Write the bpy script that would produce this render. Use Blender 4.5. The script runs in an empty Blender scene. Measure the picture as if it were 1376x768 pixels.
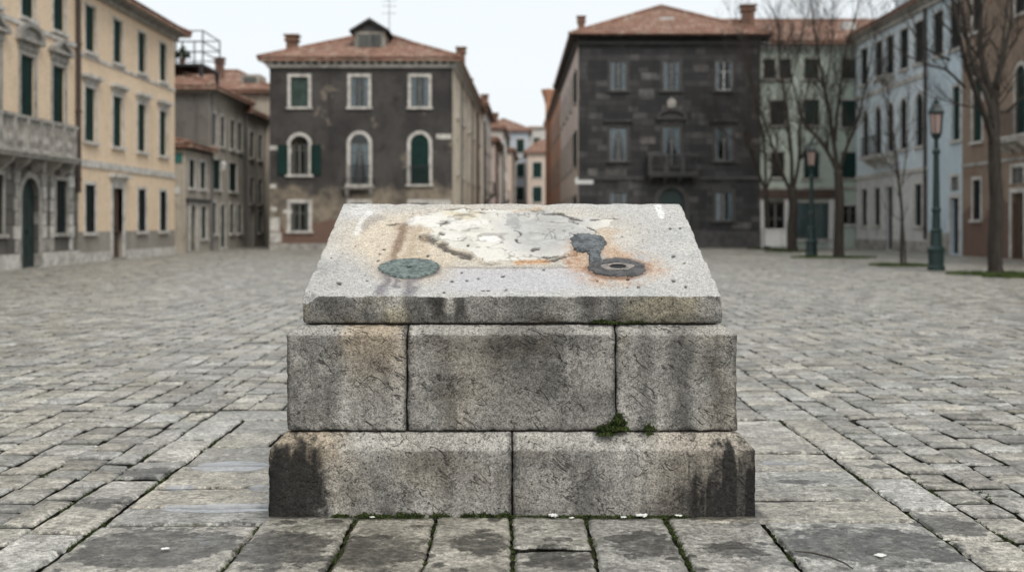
import bpy, math, random
import numpy as np
from mathutils import Vector, Matrix
random.seed(7)
RNG = np.random.default_rng(11)
S = bpy.context.scene
COL = S.collection
R = math.radians
FPX, CX, HY, CAMH = 1529.0, 688.0, 300.0, 1.3      # focal length and horizon measured in the photograph

def gx(px, Y): return (px - CX) / FPX * Y
def gz(py, Y): return CAMH - (py - HY) / FPX * Y
def at(px, py, Y): return Vector((gx(px, Y), Y, gz(py, Y)))

# ------------------------------------------------------------------ numpy noise
def _hash(i, j, k, seed):
    n = (i * 374761393 + j * 668265263 + k * 2147483647 + seed * 1274126177) & 0xFFFFFFFF
    n = ((n ^ (n >> 13)) * 1274126177) & 0xFFFFFFFF
    n = ((n ^ (n >> 15)) * 2246822519) & 0xFFFFFFFF
    return ((n ^ (n >> 16)) & 0xFFFFFF) / float(0xFFFFFF)
def vnoise(P, seed=0):
    P = np.asarray(P, float)
    I = np.floor(P).astype(np.int64); F = P - I; F = F * F * (3 - 2 * F)
    x, y, z = I[:, 0], I[:, 1], I[:, 2]; fx, fy, fz = F[:, 0], F[:, 1], F[:, 2]
    r = 0
    for a in (0, 1):
        for b in (0, 1):
            for c in (0, 1):
                w = (fx if a else 1 - fx) * (fy if b else 1 - fy) * (fz if c else 1 - fz)
                r = r + w * _hash(x + a, y + b, z + c, seed)
    return r
_ROT = np.array(Matrix.Rotation(0.9, 3, Vector((.4, .7, .5)).normalized()))
def fbm(P, scale, octaves=4, seed=0, gain=0.5):
    P = np.asarray(P, float) * np.asarray(scale, float)
    t, a, s = 0, 1, 0
    for o in range(octaves):        # every octave is turned so that no lattice direction shows
        P = P @ _ROT
        t = t + a * vnoise(P * (2.03 ** o) + 17.3 * o, seed + o); s += a; a *= gain
    return t / s
def sst(a, b, x):
    t = np.clip((x - a) / (b - a), 0, 1); return t * t * (3 - 2 * t)

# ------------------------------------------------------------------ object helpers
def link(o, parent=None):
    COL.objects.link(o)
    if parent is not None: o.parent = parent
    return o
def tag(o, label=None, cat=None, group=None, kind=None):
    if label: o['label'] = label
    if cat: o['category'] = cat
    if group: o['group'] = group
    if kind: o['kind'] = kind
    return o
def thing(name, label, cat, loc=(0, 0, 0), group=None):
    o = bpy.data.objects.new(name, None); o.empty_display_size = 0.3
    o.location = loc; link(o); return tag(o, label, cat, group)
def origin(parent):
    v = Vector((0, 0, 0))
    while parent is not None:
        v = v + Vector(parent.location); parent = parent.parent
    return v
class MB:
    """collects world-space geometry, links it as ONE mesh object"""
    def __init__(self): self.v = []; self.f = []
    def add(self, vs, fs):
        b = len(self.v); self.v += [tuple(p) for p in vs]; self.f += [tuple(i + b for i in f) for f in fs]
    def box(self, x0, x1, y0, y1, z0, z1):
        self.hexa([(x0, y0, z0), (x1, y0, z0), (x1, y1, z0), (x0, y1, z0), (x0, y0, z1), (x1, y0, z1), (x1, y1, z1), (x0, y1, z1)])
    def hexa(self, p):
        self.add(p, [(0, 3, 2, 1), (4, 5, 6, 7), (0, 1, 5, 4), (1, 2, 6, 5), (2, 3, 7, 6), (3, 0, 4, 7)])
    def poly(self, ps): self.add(ps, [tuple(range(len(ps)))])
    def prism(self, ps, vec):
        n = len(ps); vec = Vector(vec); q = [Vector(p) for p in ps]
        self.add(q + [p + vec for p in q], [tuple(range(n))[::-1], tuple(range(n, 2 * n))] + [(i, (i + 1) % n, n + (i + 1) % n, n + i) for i in range(n)])
    def tube(self, pts, rad, sides=6, caps=True):
        pts = [Vector(p) for p in pts]; n = len(pts); vs = []; fs = []
        t0 = (pts[1] - pts[0]).normalized(); a = t0.orthogonal().normalized()
        for i, p in enumerate(pts):
            t = (pts[min(i + 1, n - 1)] - pts[max(i - 1, 0)]).normalized()
            a = (a - t * a.dot(t)).normalized(); b = t.cross(a)
            for k in range(sides):
                an = 2 * math.pi * k / sides
                vs.append(p + (a * math.cos(an) + b * math.sin(an)) * rad[i])
        for i in range(n - 1):
            for k in range(sides):
                k2 = (k + 1) % sides
                fs.append((i * sides + k, i * sides + k2, (i + 1) * sides + k2, (i + 1) * sides + k))
        if caps: fs += [tuple(range(sides))[::-1], tuple((n - 1) * sides + k for k in range(sides))]
        self.add(vs, fs)
    def lathe(self, c, prof, sides=16):
        vs, fs = [], []
        for (r, z) in prof:
            for k in range(sides):
                an = 2 * math.pi * k / sides; vs.append((c[0] + r * math.cos(an), c[1] + r * math.sin(an), c[2] + z))
        for i in range(len(prof) - 1):
            for k in range(sides):
                k2 = (k + 1) % sides; fs.append((i * sides + k, i * sides + k2, (i + 1) * sides + k2, (i + 1) * sides + k))
        fs += [tuple(range(sides))[::-1], tuple((len(prof) - 1) * sides + k for k in range(sides))]
        self.add(vs, fs)
    def build(self, name, mat, parent=None, smooth=False, loc=None):
        o0 = origin(parent) if parent is not None else Vector(loc or (0, 0, 0))
        me = bpy.data.meshes.new(name)
        me.from_pydata([(p[0] - o0.x, p[1] - o0.y, p[2] - o0.z) for p in self.v], [], self.f)
        if smooth: me.polygons.foreach_set('use_smooth', [True] * len(me.polygons))
        me.materials.append(mat); me.update()
        o = bpy.data.objects.new(name, me)
        if parent is None: o.location = o0
        return link(o, parent)
def np_mesh(name, V, Q, mat, parent=None, loc=(0, 0, 0), attrs=None, cols=None, smooth=True):
    o0 = origin(parent) if parent is not None else Vector(loc)
    V = np.asarray(V, float) - np.array(o0)
    me = bpy.data.meshes.new(name)
    me.vertices.add(len(V)); me.vertices.foreach_set('co', V.astype(np.float32).ravel())
    n = len(Q); me.loops.add(n * 4); me.polygons.add(n)
    me.loops.foreach_set('vertex_index', np.asarray(Q, np.int32).ravel())
    me.polygons.foreach_set('loop_start', np.arange(0, n * 4, 4, dtype=np.int32))
    me.polygons.foreach_set('use_smooth', np.full(n, smooth))
    me.update(calc_edges=True)
    for k, a in (attrs or {}).items():
        me.attributes.new(k, 'FLOAT', 'POINT').data.foreach_set('value', np.asarray(a, np.float32))
    for k, c in (cols or {}).items():
        c4 = np.ones((len(V), 4), np.float32); c4[:, :3] = c
        me.attributes.new(k, 'FLOAT_COLOR', 'POINT').data.foreach_set('color', c4.ravel())
    me.materials.append(mat)
    o = bpy.data.objects.new(name, me)
    if parent is None: o.location = o0
    return link(o, parent)

# ------------------------------------------------------------------ material helpers
class NT:
    def __init__(self, name):
        self.m = bpy.data.materials.new(name); self.m.use_nodes = True
        self.t = self.m.node_tree; self.t.nodes.clear()
        self.out = self.t.nodes.new('ShaderNodeOutputMaterial')
        self.tc = self.t.nodes.new('ShaderNodeTexCoord').outputs['Object']
    def n(self, typ, **kw):
        nd = self.t.nodes.new(typ)
        for k, v in kw.items(): setattr(nd, k, v)
        return nd
    def set(self, sock, v):
        if isinstance(v, bpy.types.NodeSocket): self.t.links.new(v, sock)
        elif isinstance(v, (tuple, list)) and sock.type == 'RGBA': sock.default_value = tuple(v) + ((1,) if len(v) == 3 else ())
        else: sock.default_value = v
    def mapv(self, scale, src=None):
        nd = self.n('ShaderNodeVectorMath', operation='MULTIPLY'); self.set(nd.inputs[0], src or self.tc); nd.inputs[1].default_value = scale
        return nd.outputs[0]
    def noise(self, scale, detail=3, rough=0.55, src=None, dist=0.0):
        nd = self.n('ShaderNodeTexNoise'); self.set(nd.inputs['Vector'], src or self.tc)
        nd.inputs['Scale'].default_value = scale; nd.inputs['Detail'].default_value = detail
        nd.inputs['Roughness'].default_value = rough; nd.inputs['Distortion'].default_value = dist
        return nd.outputs['Fac']
    def voro(self, scale, src=None, feature='F1', out='Distance'):
        nd = self.n('ShaderNodeTexVoronoi', feature=feature); self.set(nd.inputs['Vector'], src or self.tc)
        nd.inputs['Scale'].default_value = scale; return nd.outputs[out]
    def math(self, op, a, b=0.0, clamp=False):
        nd = self.n('ShaderNodeMath', operation=op, use_clamp=clamp); self.set(nd.inputs[0], a); self.set(nd.inputs[1], b); return nd.outputs[0]
    def step(self, x, a, b, lo=0.0, hi=1.0):
        nd = self.n('ShaderNodeMapRange', interpolation_type='SMOOTHSTEP'); self.set(nd.inputs['Value'], x)
        nd.inputs['From Min'].default_value = a; nd.inputs['From Max'].default_value = b
        nd.inputs['To Min'].default_value = lo; nd.inputs['To Max'].default_value = hi; return nd.outputs['Result']
    def mix(self, f, a, b, blend='MIX'):
        nd = self.n('ShaderNodeMix', data_type='RGBA', blend_type=blend)
        self.set(nd.inputs[0], f); self.set(nd.inputs[6], a); self.set(nd.inputs[7], b); return nd.outputs[2]
    def scalecol(self, c, f):
        nd = self.n('ShaderNodeVectorMath', operation='SCALE'); self.set(nd.inputs[0], c); self.set(nd.inputs['Scale'], f); return nd.outputs[0]
    def attr(self, name, out='Fac'):
        return self.n('ShaderNodeAttribute', attribute_name=name).outputs[out]
    def bump(self, h, strength=0.3, dist=0.02, normal=None):
        nd = self.n('ShaderNodeBump'); self.set(nd.inputs['Height'], h)
        nd.inputs['Strength'].default_value = strength; nd.inputs['Distance'].default_value = dist
        if normal is not None: self.set(nd.inputs['Normal'], normal)
        return nd.outputs[0]
    def principled(self, color, rough=0.8, metal=0.0, normal=None, spec=0.5):
        p = self.n('ShaderNodeBsdfPrincipled'); self.set(p.inputs['Base Color'], color); self.set(p.inputs['Roughness'], rough)
        self.set(p.inputs['Metallic'], metal); self.set(p.inputs['Specular IOR Level'], spec)
        if normal is not None: self.set(p.inputs['Normal'], normal)
        self.t.links.new(p.outputs[0], self.out.inputs['Surface']); return self.m
    def sepz(self):
        nd = self.n('ShaderNodeSeparateXYZ'); self.set(nd.inputs[0], self.tc); return nd.outputs

def m_plaster(name, base, var=None, stain=None, stain_amt=0.5, brick_top=None, patch=None, patch_at=0.62, streak=0.5, low_patch=None):
    """lime plaster: mottled base, run-off streaks, fallen patches, bricks showing near the ground"""
    t = NT(name); var = var or tuple(c * 0.8 for c in base); stain = stain or tuple(c * 0.35 for c in base)
    big = t.noise(0.35, 5, 0.6); mid = t.noise(1.7, 5, 0.65); fine = t.noise(14, 4, 0.6)
    c = t.mix(t.step(big, 0.35, 0.68), base, var)
    run = t.noise(1.0, 4, 0.65, src=t.mapv((2.3, 2.3, 0.22)))
    sf = t.math('MULTIPLY', t.step(run, 0.5, 0.78), streak); c = t.mix(sf, c, stain)
    blot = t.math('MULTIPLY', t.step(mid, 0.5, 0.72), stain_amt); c = t.mix(blot, c, stain)
    if patch: c = t.mix(t.math('MULTIPLY', t.step(t.noise(0.55, 6, 0.62, dist=0.4), patch_at, patch_at + 0.05), 0.9), c, patch)
    if low_patch:      # render fallen off the lower storeys, in drifts along the wall
        zl = t.math('ADD', t.sepz()[2], t.math('MULTIPLY', t.math('SUBTRACT', t.noise(.55, 6, .62), .5), 5.5))
        c = t.mix(t.math('MULTIPLY', t.step(zl, low_patch[1] - .5, low_patch[1] + .7, 1, 0), .85), c, t.mix(t.step(mid, .4, .7), low_patch[0], tuple(x * .5 for x in low_patch[0])))
    h = mid
    if brick_top:
        br = t.n('ShaderNodeTexBrick'); xyz = t.sepz(); cv = t.n('ShaderNodeCombineXYZ')
        t.set(cv.inputs[0], t.math('ADD', xyz[0], xyz[1])); t.set(cv.inputs[1], xyz[2]); t.set(br.inputs['Vector'], cv.outputs[0])
        br.inputs['Color1'].default_value = (.17, .075, .05, 1); br.inputs['Color2'].default_value = (.11, .055, .042, 1); br.inputs['Mortar'].default_value = (.2, .17, .14, 1)
        br.inputs['Scale'].default_value = 1; br.inputs['Brick Width'].default_value = .26; br.inputs['Row Height'].default_value = .075; br.inputs['Mortar Size'].default_value = .012
        lim = t.math('ADD', xyz[2], t.math('MULTIPLY', t.math('SUBTRACT', t.noise(0.6, 5, 0.6), 0.5), 2.6))
        c = t.mix(t.step(lim, brick_top, brick_top + 0.12, 1, 0), c, br.outputs['Color'])
    c = t.mix(0.35, c, t.mix(t.step(fine, 0.3, 0.7), t.scalecol(c, 0.6), t.scalecol(c, 1.25)))
    return t.principled(c, 0.9, normal=t.bump(t.math('ADD', h, t.math('MULTIPLY', fine, 0.25)), 0.4, 0.03), spec=0.25)
def m_ashlar(name, c1, c2, pale, bw=0.95, bh=0.38, mortar=(.02, .02, .02), pale_amt=0.6, bump=0.5):
    """coursed stone blocks of uneven colour"""
    t = NT(name); xyz = t.sepz(); cv = t.n('ShaderNodeCombineXYZ')
    t.set(cv.inputs[0], t.math('ADD', xyz[0], xyz[1])); t.set(cv.inputs[1], xyz[2])
    br = t.n('ShaderNodeTexBrick', offset_frequency=2, squash=0.7, squash_frequency=3); t.set(br.inputs['Vector'], cv.outputs[0])
    br.inputs['Color1'].default_value = (0, 0, 0, 1); br.inputs['Color2'].default_value = (1, 1, 1, 1); br.inputs['Mortar'].default_value = (.5, .5, .5, 1)
    br.inputs['Scale'].default_value = 1; br.inputs['Brick Width'].default_value = bw; br.inputs['Row Height'].default_value = bh
    br.inputs['Mortar Size'].default_value = .012; br.inputs['Bias'].default_value = -0.25
    rnd = br.outputs['Color']
    c = t.mix(rnd, c1, c2)
    c = t.mix(t.math('MULTIPLY', t.step(t.math('ADD', t.math('MULTIPLY', rnd, 0.5), t.noise(0.45, 4, 0.7)), 0.78, 1.0), pale_amt), c, pale)
    c = t.mix(t.math('MULTIPLY', t.step(t.noise(1.2, 5, 0.65, src=t.mapv((1.6, 1.6, .35))), 0.45, 0.72), 0.5), c, tuple(x * 0.5 for x in c1))
    fine = t.noise(11, 4, 0.65); c = t.mix(0.5, c, t.mix(fine, t.scalecol(c, 0.45), t.scalecol(c, 1.5)))
    c = t.mix(br.outputs['Fac'], c, mortar)
    h = t.math('SUBTRACT', t.math('MULTIPLY', fine, 0.4), br.outputs['Fac'])
    return t.principled(c, 0.9, normal=t.bump(h, bump, 0.03), spec=0.25)
def m_stone(name, col, dark=0.5, rough=0.8, scale=3.0):
    t = NT(name); f = t.noise(scale, 5, 0.65); g = t.noise(scale * 12, 3, 0.6)
    c = t.mix(t.step(f, 0.35, 0.7), col, tuple(x * dark for x in col)); c = t.mix(0.4, c, t.scalecol(c, t.math('MULTIPLY_ADD' if False else 'ADD', g, 0.5)))
    return t.principled(c, rough, normal=t.bump(g, 0.25, 0.01), spec=0.3)
def m_paint(name, col, rough=0.5, metal=0.0, wear=0.7, scale=2.5):
    t = NT(name); f = t.noise(scale, 5, 0.65, src=t.mapv((1, 1, .5)))
    return t.principled(t.mix(t.step(f, 0.4, 0.75), col, tuple(x * wear for x in col)), t.step(f, 0.3, 0.7, rough * 0.85, min(1, rough * 1.2)), metal, normal=t.bump(t.noise(30, 2), 0.1, 0.004))
def m_louvre(name, col):
    t = NT(name); w = t.n('ShaderNodeTexWave', wave_type='BANDS', bands_direction='Z', wave_profile='SAW'); t.set(w.inputs['Vector'], t.tc); w.inputs['Scale'].default_value = 4.2
    f = t.noise(2, 4, 0.6)
    return t.principled(t.mix(t.step(f, .35, .75), col, tuple(x * .6 + .004 for x in col)), 0.85, normal=t.bump(w.outputs['Fac'], 0.7, 0.03), spec=.12)
def m_tiles(name):
    t = NT(name); v = t.voro(1.0, src=t.mapv((4.2, 4.2, 6)), out='Color'); sx = t.n('ShaderNodeSeparateColor'); t.set(sx.inputs[0], v)
    c = t.mix(sx.outputs[0], (.185, .098, .07), (.285, .17, .125)); c = t.mix(t.step(sx.outputs[1], .78, .95), c, (.34, .26, .20))
    c = t.mix(t.math('MULTIPLY', t.step(t.noise(0.8, 5, 0.7), 0.5, 0.7), 0.65), c, (.10, .075, .055))
    return t.principled(c, 0.9, normal=t.bump(t.noise(20, 3), 0.3, 0.02), spec=0.2)
def m_glass(name):
    t = NT(name); tr = t.n('ShaderNodeBsdfTransparent'); tr.inputs[0].default_value = (.86, .9, .9, 1)
    gl = t.n('ShaderNodeBsdfGlossy'); gl.inputs['Roughness'].default_value = 0.06; t.set(gl.inputs['Normal'], t.bump(t.noise(1.3, 2), 0.15, 0.03))
    fr = t.n('ShaderNodeFresnel'); fr.inputs[0].default_value = 1.55; mx = t.n('ShaderNodeMixShader')
    t.set(mx.inputs[0], fr.outputs[0]); t.set(mx.inputs[1], tr.outputs[0]); t.set(mx.inputs[2], gl.outputs[0])
    t.t.links.new(mx.outputs[0], t.out.inputs[0]); return t.m
def m_cloth(name, col):
    t = NT(name); w = t.noise(6, 3, 0.5, src=t.mapv((1.6, 1.6, .12)))
    return t.principled(t.mix(w, tuple(c * .7 for c in col), col), 0.9, normal=t.bump(w, 0.6, 0.04))
def m_bark(name, col):
    t = NT(name); w = t.noise(9, 5, 0.65, src=t.mapv((1, 1, .25)))
    return t.principled(t.mix(t.step(w, .3, .7), tuple(c * .5 for c in col), col), 0.95, normal=t.bump(w, 0.8, 0.03), spec=0.15)
def m_leaf(name, a, b):
    t = NT(name); return t.principled(t.mix(t.step(t.noise(25, 3, .6), .3, .7), a, b), 0.85, spec=0.2)

M = {}
M['cream'] = m_plaster('cream_plaster', (.76, .595, .43), (.70, .545, .385), (.40, .33, .25), 0.22, streak=0.28)
M['dado'] = m_plaster('grey_dado', (.34, .31, .27), (.27, .245, .21), (.13, .12, .105), 0.5)
M['rustic'] = m_ashlar('rusticated_stone', (.10, .093, .083), (.27, .252, .225), (.50, .48, .43), 0.8, 0.42, (.03, .03, .028), 0.8, 0.8)
M['white_stone'] = m_stone('white_stone', (.60, .575, .53), 0.55)
M['grey_stone'] = m_stone('grey_stone', (.39, .37, .335), 0.5)
M['dark_stone'] = m_stone('dark_trim_stone', (.072, .070, .069), 0.6)
M['dark_stucco'] = m_plaster('dark_stucco', (.084, .077, .072), (.044, .041, .040), (.026, .024, .023), 0.65, brick_top=1.3, patch=(.20, .17, .135), patch_at=0.60, streak=0.75, low_patch=((.30, .25, .19), 2.6))
M['beige'] = m_plaster('beige_plaster', (.68, .60, .48), (.60, .52, .41), (.32, .27, .21), 0.4, streak=0.45, patch=(.2, .11, .075), patch_at=0.62)
M['old_grey'] = m_plaster('old_grey_plaster', (.40, .365, .31), (.30, .275, .235), (.12, .11, .098), 0.6, streak=0.8, patch=(.34, .3, .24), patch_at=0.60)
M['old_dark'] = m_plaster('old_dark_plaster', (.17, .158, .143), (.125, .118, .108), (.045, .042, .04), 0.6, streak=0.8)
M['old_pale'] = m_plaster('old_pale_plaster', (.48, .43, .36), (.39, .35, .29), (.18, .16, .135), 0.5, streak=0.7)
M['palazzo'] = m_ashlar('dark_palazzo_stone', (.036, .035, .036), (.080, .077, .076), (.15, .14, .132), 0.78, 0.34, (.022, .022, .022), 0.6, 0.6)
M['pinkish'] = m_plaster('pinkish_plaster', (.62, .53, .48), (.54, .45, .40), (.3, .24, .21), 0.4)
M['orange'] = m_plaster('orange_plaster', (.46, .255, .165), (.40, .215, .14), (.24, .13, .09), 0.4)
M['green'] = m_plaster('pale_green_plaster', (.43, .485, .425), (.385, .435, .38), (.22, .245, .215), 0.35, streak=0.5)
M['paleblue'] = m_plaster('pale_blue_plaster', (.66, .73, .765), (.59, .66, .695), (.30, .33, .36), 0.35, streak=0.5, patch=(.5, .5, .48), patch_at=0.64)
M['blue'] = m_plaster('blue_plaster', (.54, .635, .685), (.50, .59, .64), (.26, .30, .33), 0.3, streak=0.4)
M['whitewash'] = m_plaster('white_ground_floor', (.62, .615, .595), (.54, .535, .52), (.33, .32, .31), 0.45, streak=0.6)
M['brown'] = m_plaster('brown_orange_plaster', (.29, .215, .16), (.24, .18, .135), (.13, .1, .08), 0.5, brick_top=1.9, patch=(.20, .10, .065), patch_at=0.60, streak=0.6)
M['farblue'] = m_plaster('far_blue_grey_plaster', (.45, .50, .55), (.40, .45, .50), (.28, .3, .34), 0.3)
M['farpink'] = m_plaster('far_pink_plaster', (.62, .52, .44), (.56, .46, .39), (.4, .33, .28), 0.3)
M['farwhite'] = m_plaster('far_white_plaster', (.60, .58, .54), (.52, .5, .46), (.3, .28, .25), 0.4)
M['tiles'] = m_tiles('terracotta_tiles')
M['shutter'] = m_louvre('green_shutter', (.020, .050, .044))
M['shutter_dark'] = m_louvre('dark_shutter', (.022, .030, .030))
M['shutter_pale'] = m_louvre('grey_green_shutter', (.075, .11, .098))
M['wood'] = m_paint('brown_door_wood', (.075, .045, .03), 0.6)
M['greendoor'] = m_paint('dark_green_door', (.012, .03, .028), 0.5)
M['sash'] = m_paint('sash_paint', (.16, .16, .15), 0.5)
M['sash_white'] = m_paint('white_sash_paint', (.5, .5, .48), 0.5)
M['glass'] = m_glass('window_glass')
M['curtain'] = m_cloth('pale_curtain', (.66, .73, .80))
M['curtain_warm'] = m_cloth('warm_curtain', (.50, .46, .42))
M['iron'] = m_paint('dark_iron', (.02, .02, .022), 0.5)
M['pipe'] = m_paint('brown_downpipe', (.045, .03, .024), 0.5)
M['greypipe'] = m_paint('grey_downpipe', (.12, .12, .12), 0.5)
M['lampgreen'] = m_paint('lamp_green_iron', (.006, .026, .023), 0.4)
M['bark'] = m_bark('bark', (.056, .048, .041))
M['twig'] = m_bark('twig', (.06, .051, .044))
M['fascia'] = m_paint('brown_fascia', (.07, .04, .028), 0.6)
M['shopglass'] = m_paint('shop_blind', (.20, .27, .27), 0.35)
M['chimney'] = m_plaster('chimney_brick', (.20, .115, .08), (.16, .09, .065), (.07, .05, .04), 0.5)
M['sign'] = m_paint('white_sign', (.62, .62, .6), 0.5, wear=0.85)
M['teal'] = m_paint('teal_sign', (.03, .16, .15), 0.5)
M['moss'] = m_leaf('moss', (.022, .034, .010), (.062, .082, .022))
M['grass'] = m_leaf('grass', (.035, .06, .016), (.075, .10, .03))
M['leaves'] = m_leaf('potted_leaves', (.02, .035, .014), (.05, .07, .025))
M['paper'] = m_paint('paper', (.75, .74, .70), 0.8, wear=0.9)
M['twigdry'] = m_paint('dry_twig', (.05, .04, .03), 0.8)
tp = NT('pink_lamp_glass'); tp.principled((.42, .30, .27), 0.3); M['pinkglass'] = tp.m

# ------------------------------------------------------------------ pedestal stone
def m_pedestal():
    t = NT('weathered_granite')
    c = t.attr('paint', 'Color'); g = t.attr('grain'); tool = t.attr('tool')
    n1 = t.noise(230, 2, 0.7); n2 = t.noise(95, 3, 0.7); n3 = t.noise(26, 4, 0.65)
    sp = t.math('ADD', t.step(t.noise(125, 3, 0.8), .36, .64, -1.15, 1.15), t.step(n1, .36, .64, -.55, .55))
    sp = t.math('ADD', sp, t.step(t.noise(58, 3, .75), .34, .66, -.6, .6))
    sp = t.math('ADD', sp, t.math('MULTIPLY', t.math('SUBTRACT', n3, 0.5), 2.2))
    f = t.math('ADD', 1.0, t.math('MULTIPLY', sp, g)); f = t.math('MAXIMUM', f, 0.18); f = t.math('MINIMUM', f, 1.9)
    c = t.scalecol(c, f)
    # dark pits
    pit = t.step(t.voro(21), 0.05, 0.13, 1, 0); pm = t.step(t.noise(5, 3), 0.5, 0.62); pit = t.math('MULTIPLY', pit, pm)
    v2 = t.step(t.voro(60), 0.08, 0.16, 1, 0); pit2 = t.math('MULTIPLY', t.math('MULTIPLY', v2, t.step(t.noise(13, 2), 0.52, 0.64)), 0.7)
    pits = t.math('MAXIMUM', pit, pit2)
    c = t.mix(t.math('MULTIPLY', pits, t.math('MINIMUM', t.math('MULTIPLY', g, 2.2), 0.85)), c, (.025, .022, .018))
    # slanting chisel strokes and short cracks
    xyz = t.sepz()
    def slant(sg, k):
        cv = t.n('ShaderNodeCombineXYZ'); t.set(cv.inputs[0], t.math('ADD', xyz[0], t.math('MULTIPLY', xyz[2], sg * 1.3))); t.set(cv.inputs[1], xyz[1])
        t.set(cv.inputs[2], t.math('MULTIPLY', t.math('SUBTRACT', xyz[2], t.math('MULTIPLY', xyz[0], sg * .8)), k)); return cv.outputs[0]
    ln = t.noise(13, 2, 0.5, src=slant(1, .35), dist=.5)
    crack = t.step(t.math('ABSOLUTE', t.math('SUBTRACT', ln, 0.5)), 0.0, 0.022, 1, 0)
    crack = t.math('MULTIPLY', crack, t.step(t.noise(7.5, 4, .7), 0.50, 0.58))
    l2 = t.noise(19, 2, 0.55, src=slant(-1, .4), dist=.4); k2 = t.step(t.math('ABSOLUTE', t.math('SUBTRACT', l2, 0.46)), 0.0, 0.03, 1, 0)
    k2 = t.math('MULTIPLY', t.math('MULTIPLY', k2, t.step(t.noise(11, 4, .7), 0.52, 0.60)), .7)
    crack = t.math('MULTIPLY', t.math('MAXIMUM', crack, k2), tool)
    c = t.mix(t.math('MULTIPLY', crack, 0.75), c, (.022, .02, .017))
    h = t.math('ADD', t.math('MULTIPLY', n2, 0.5), t.math('MULTIPLY', n3, 1.5)); h = t.math('ADD', h, t.math('MULTIPLY', n1, 0.3))
    h = t.math('SUBTRACT', t.math('SUBTRACT', h, t.math('MULTIPLY', pits, 0.9)), t.math('MULTIPLY', crack, 1.2))
    h = t.math('MULTIPLY', h, t.math('ADD', t.math('MULTIPLY', g, 1.4), 0.15))
    return t.principled(c, 0.82, normal=t.bump(h, 0.8, 0.012), spec=0.35)
M['granite'] = m_pedestal()
tm = NT('joint_mortar'); M['mortar'] = tm.principled(tm.mix(tm.noise(30), (.02, .018, .015), (.07, .06, .05)), 0.95)

def lin(a, b, step, r):
    """grid positions with extra lines near both ends"""
    n = max(2, int(round((b - a - 2 * r) / step)))
    return np.concatenate(([a, a + .3 * r, a + .65 * r], np.linspace(a + r, b - r, n + 1), [b - .65 * r, b - .3 * r, b]))
def gridbox(xs, ys, zs):
    V, Q, base = [], [], 0
    def face(A, B, mk, flip):
        nonlocal base
        a, b = np.meshgrid(A, B, indexing='ij'); P = mk(a.ravel(), b.ravel()); na, nb = len(A), len(B)
        i = np.arange((na - 1) * (nb - 1)); p = (i // (nb - 1)) * nb + i % (nb - 1)
        q = np.stack([p, p + nb, p + nb + 1, p + 1], 1)
        if flip: q = q[:, ::-1]
        V.append(P); Q.append(q + base); base += len(P)
    c = lambda v, n: np.full(n, v)
    face(xs, zs, lambda a, b: np.stack([a, c(ys[0], len(a)), b], 1), False)
    face(xs, zs, lambda a, b: np.stack([a, c(ys[-1], len(a)), b], 1), True)
    face(ys, zs, lambda a, b: np.stack([c(xs[0], len(a)), a, b], 1), True)
    face(ys, zs, lambda a, b: np.stack([c(xs[-1], len(a)), a, b], 1), False)
    face(xs, ys, lambda a, b: np.stack([a, b, c(zs[-1], len(a))], 1), False)
    face(xs, ys, lambda a, b: np.stack([a, b, c(zs[0], len(a))], 1), True)
    V = np.concatenate(V); Q = np.concatenate(Q)
    key = np.round(V * 1e5).astype(np.int64); _, idx, inv = np.unique(key, axis=0, return_index=True, return_inverse=True)
    return V[idx], inv.ravel()[Q]
def roundbox(V, lo, hi, r):
    q = np.clip(V, lo + r, hi - r); d = V - q; l = np.linalg.norm(d, axis=1, keepdims=True)
    return np.where(l > 1e-9, q + d / np.maximum(l, 1e-9) * r, V)
def edge_wear(V, V0, lo, hi, amp, seed):
    d = np.sort(np.minimum(V0 - lo, hi - V0), axis=1)
    e = np.exp(-(d[:, 1] / 0.022) ** 2)          # second smallest distance to a face: nearness to an edge
    ch = np.clip(fbm(V, 11, 3, seed) - 0.50, 0, 1) * 2 + np.clip(fbm(V, 34, 2, seed + 5) - .55, 0, 1)
    c = (lo + hi) / 2; dirv = np.sign(c - V0) * (np.minimum(V0 - lo, hi - V0) < 0.03)
    return V + dirv * (e * ch * amp)[:, None]

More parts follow.
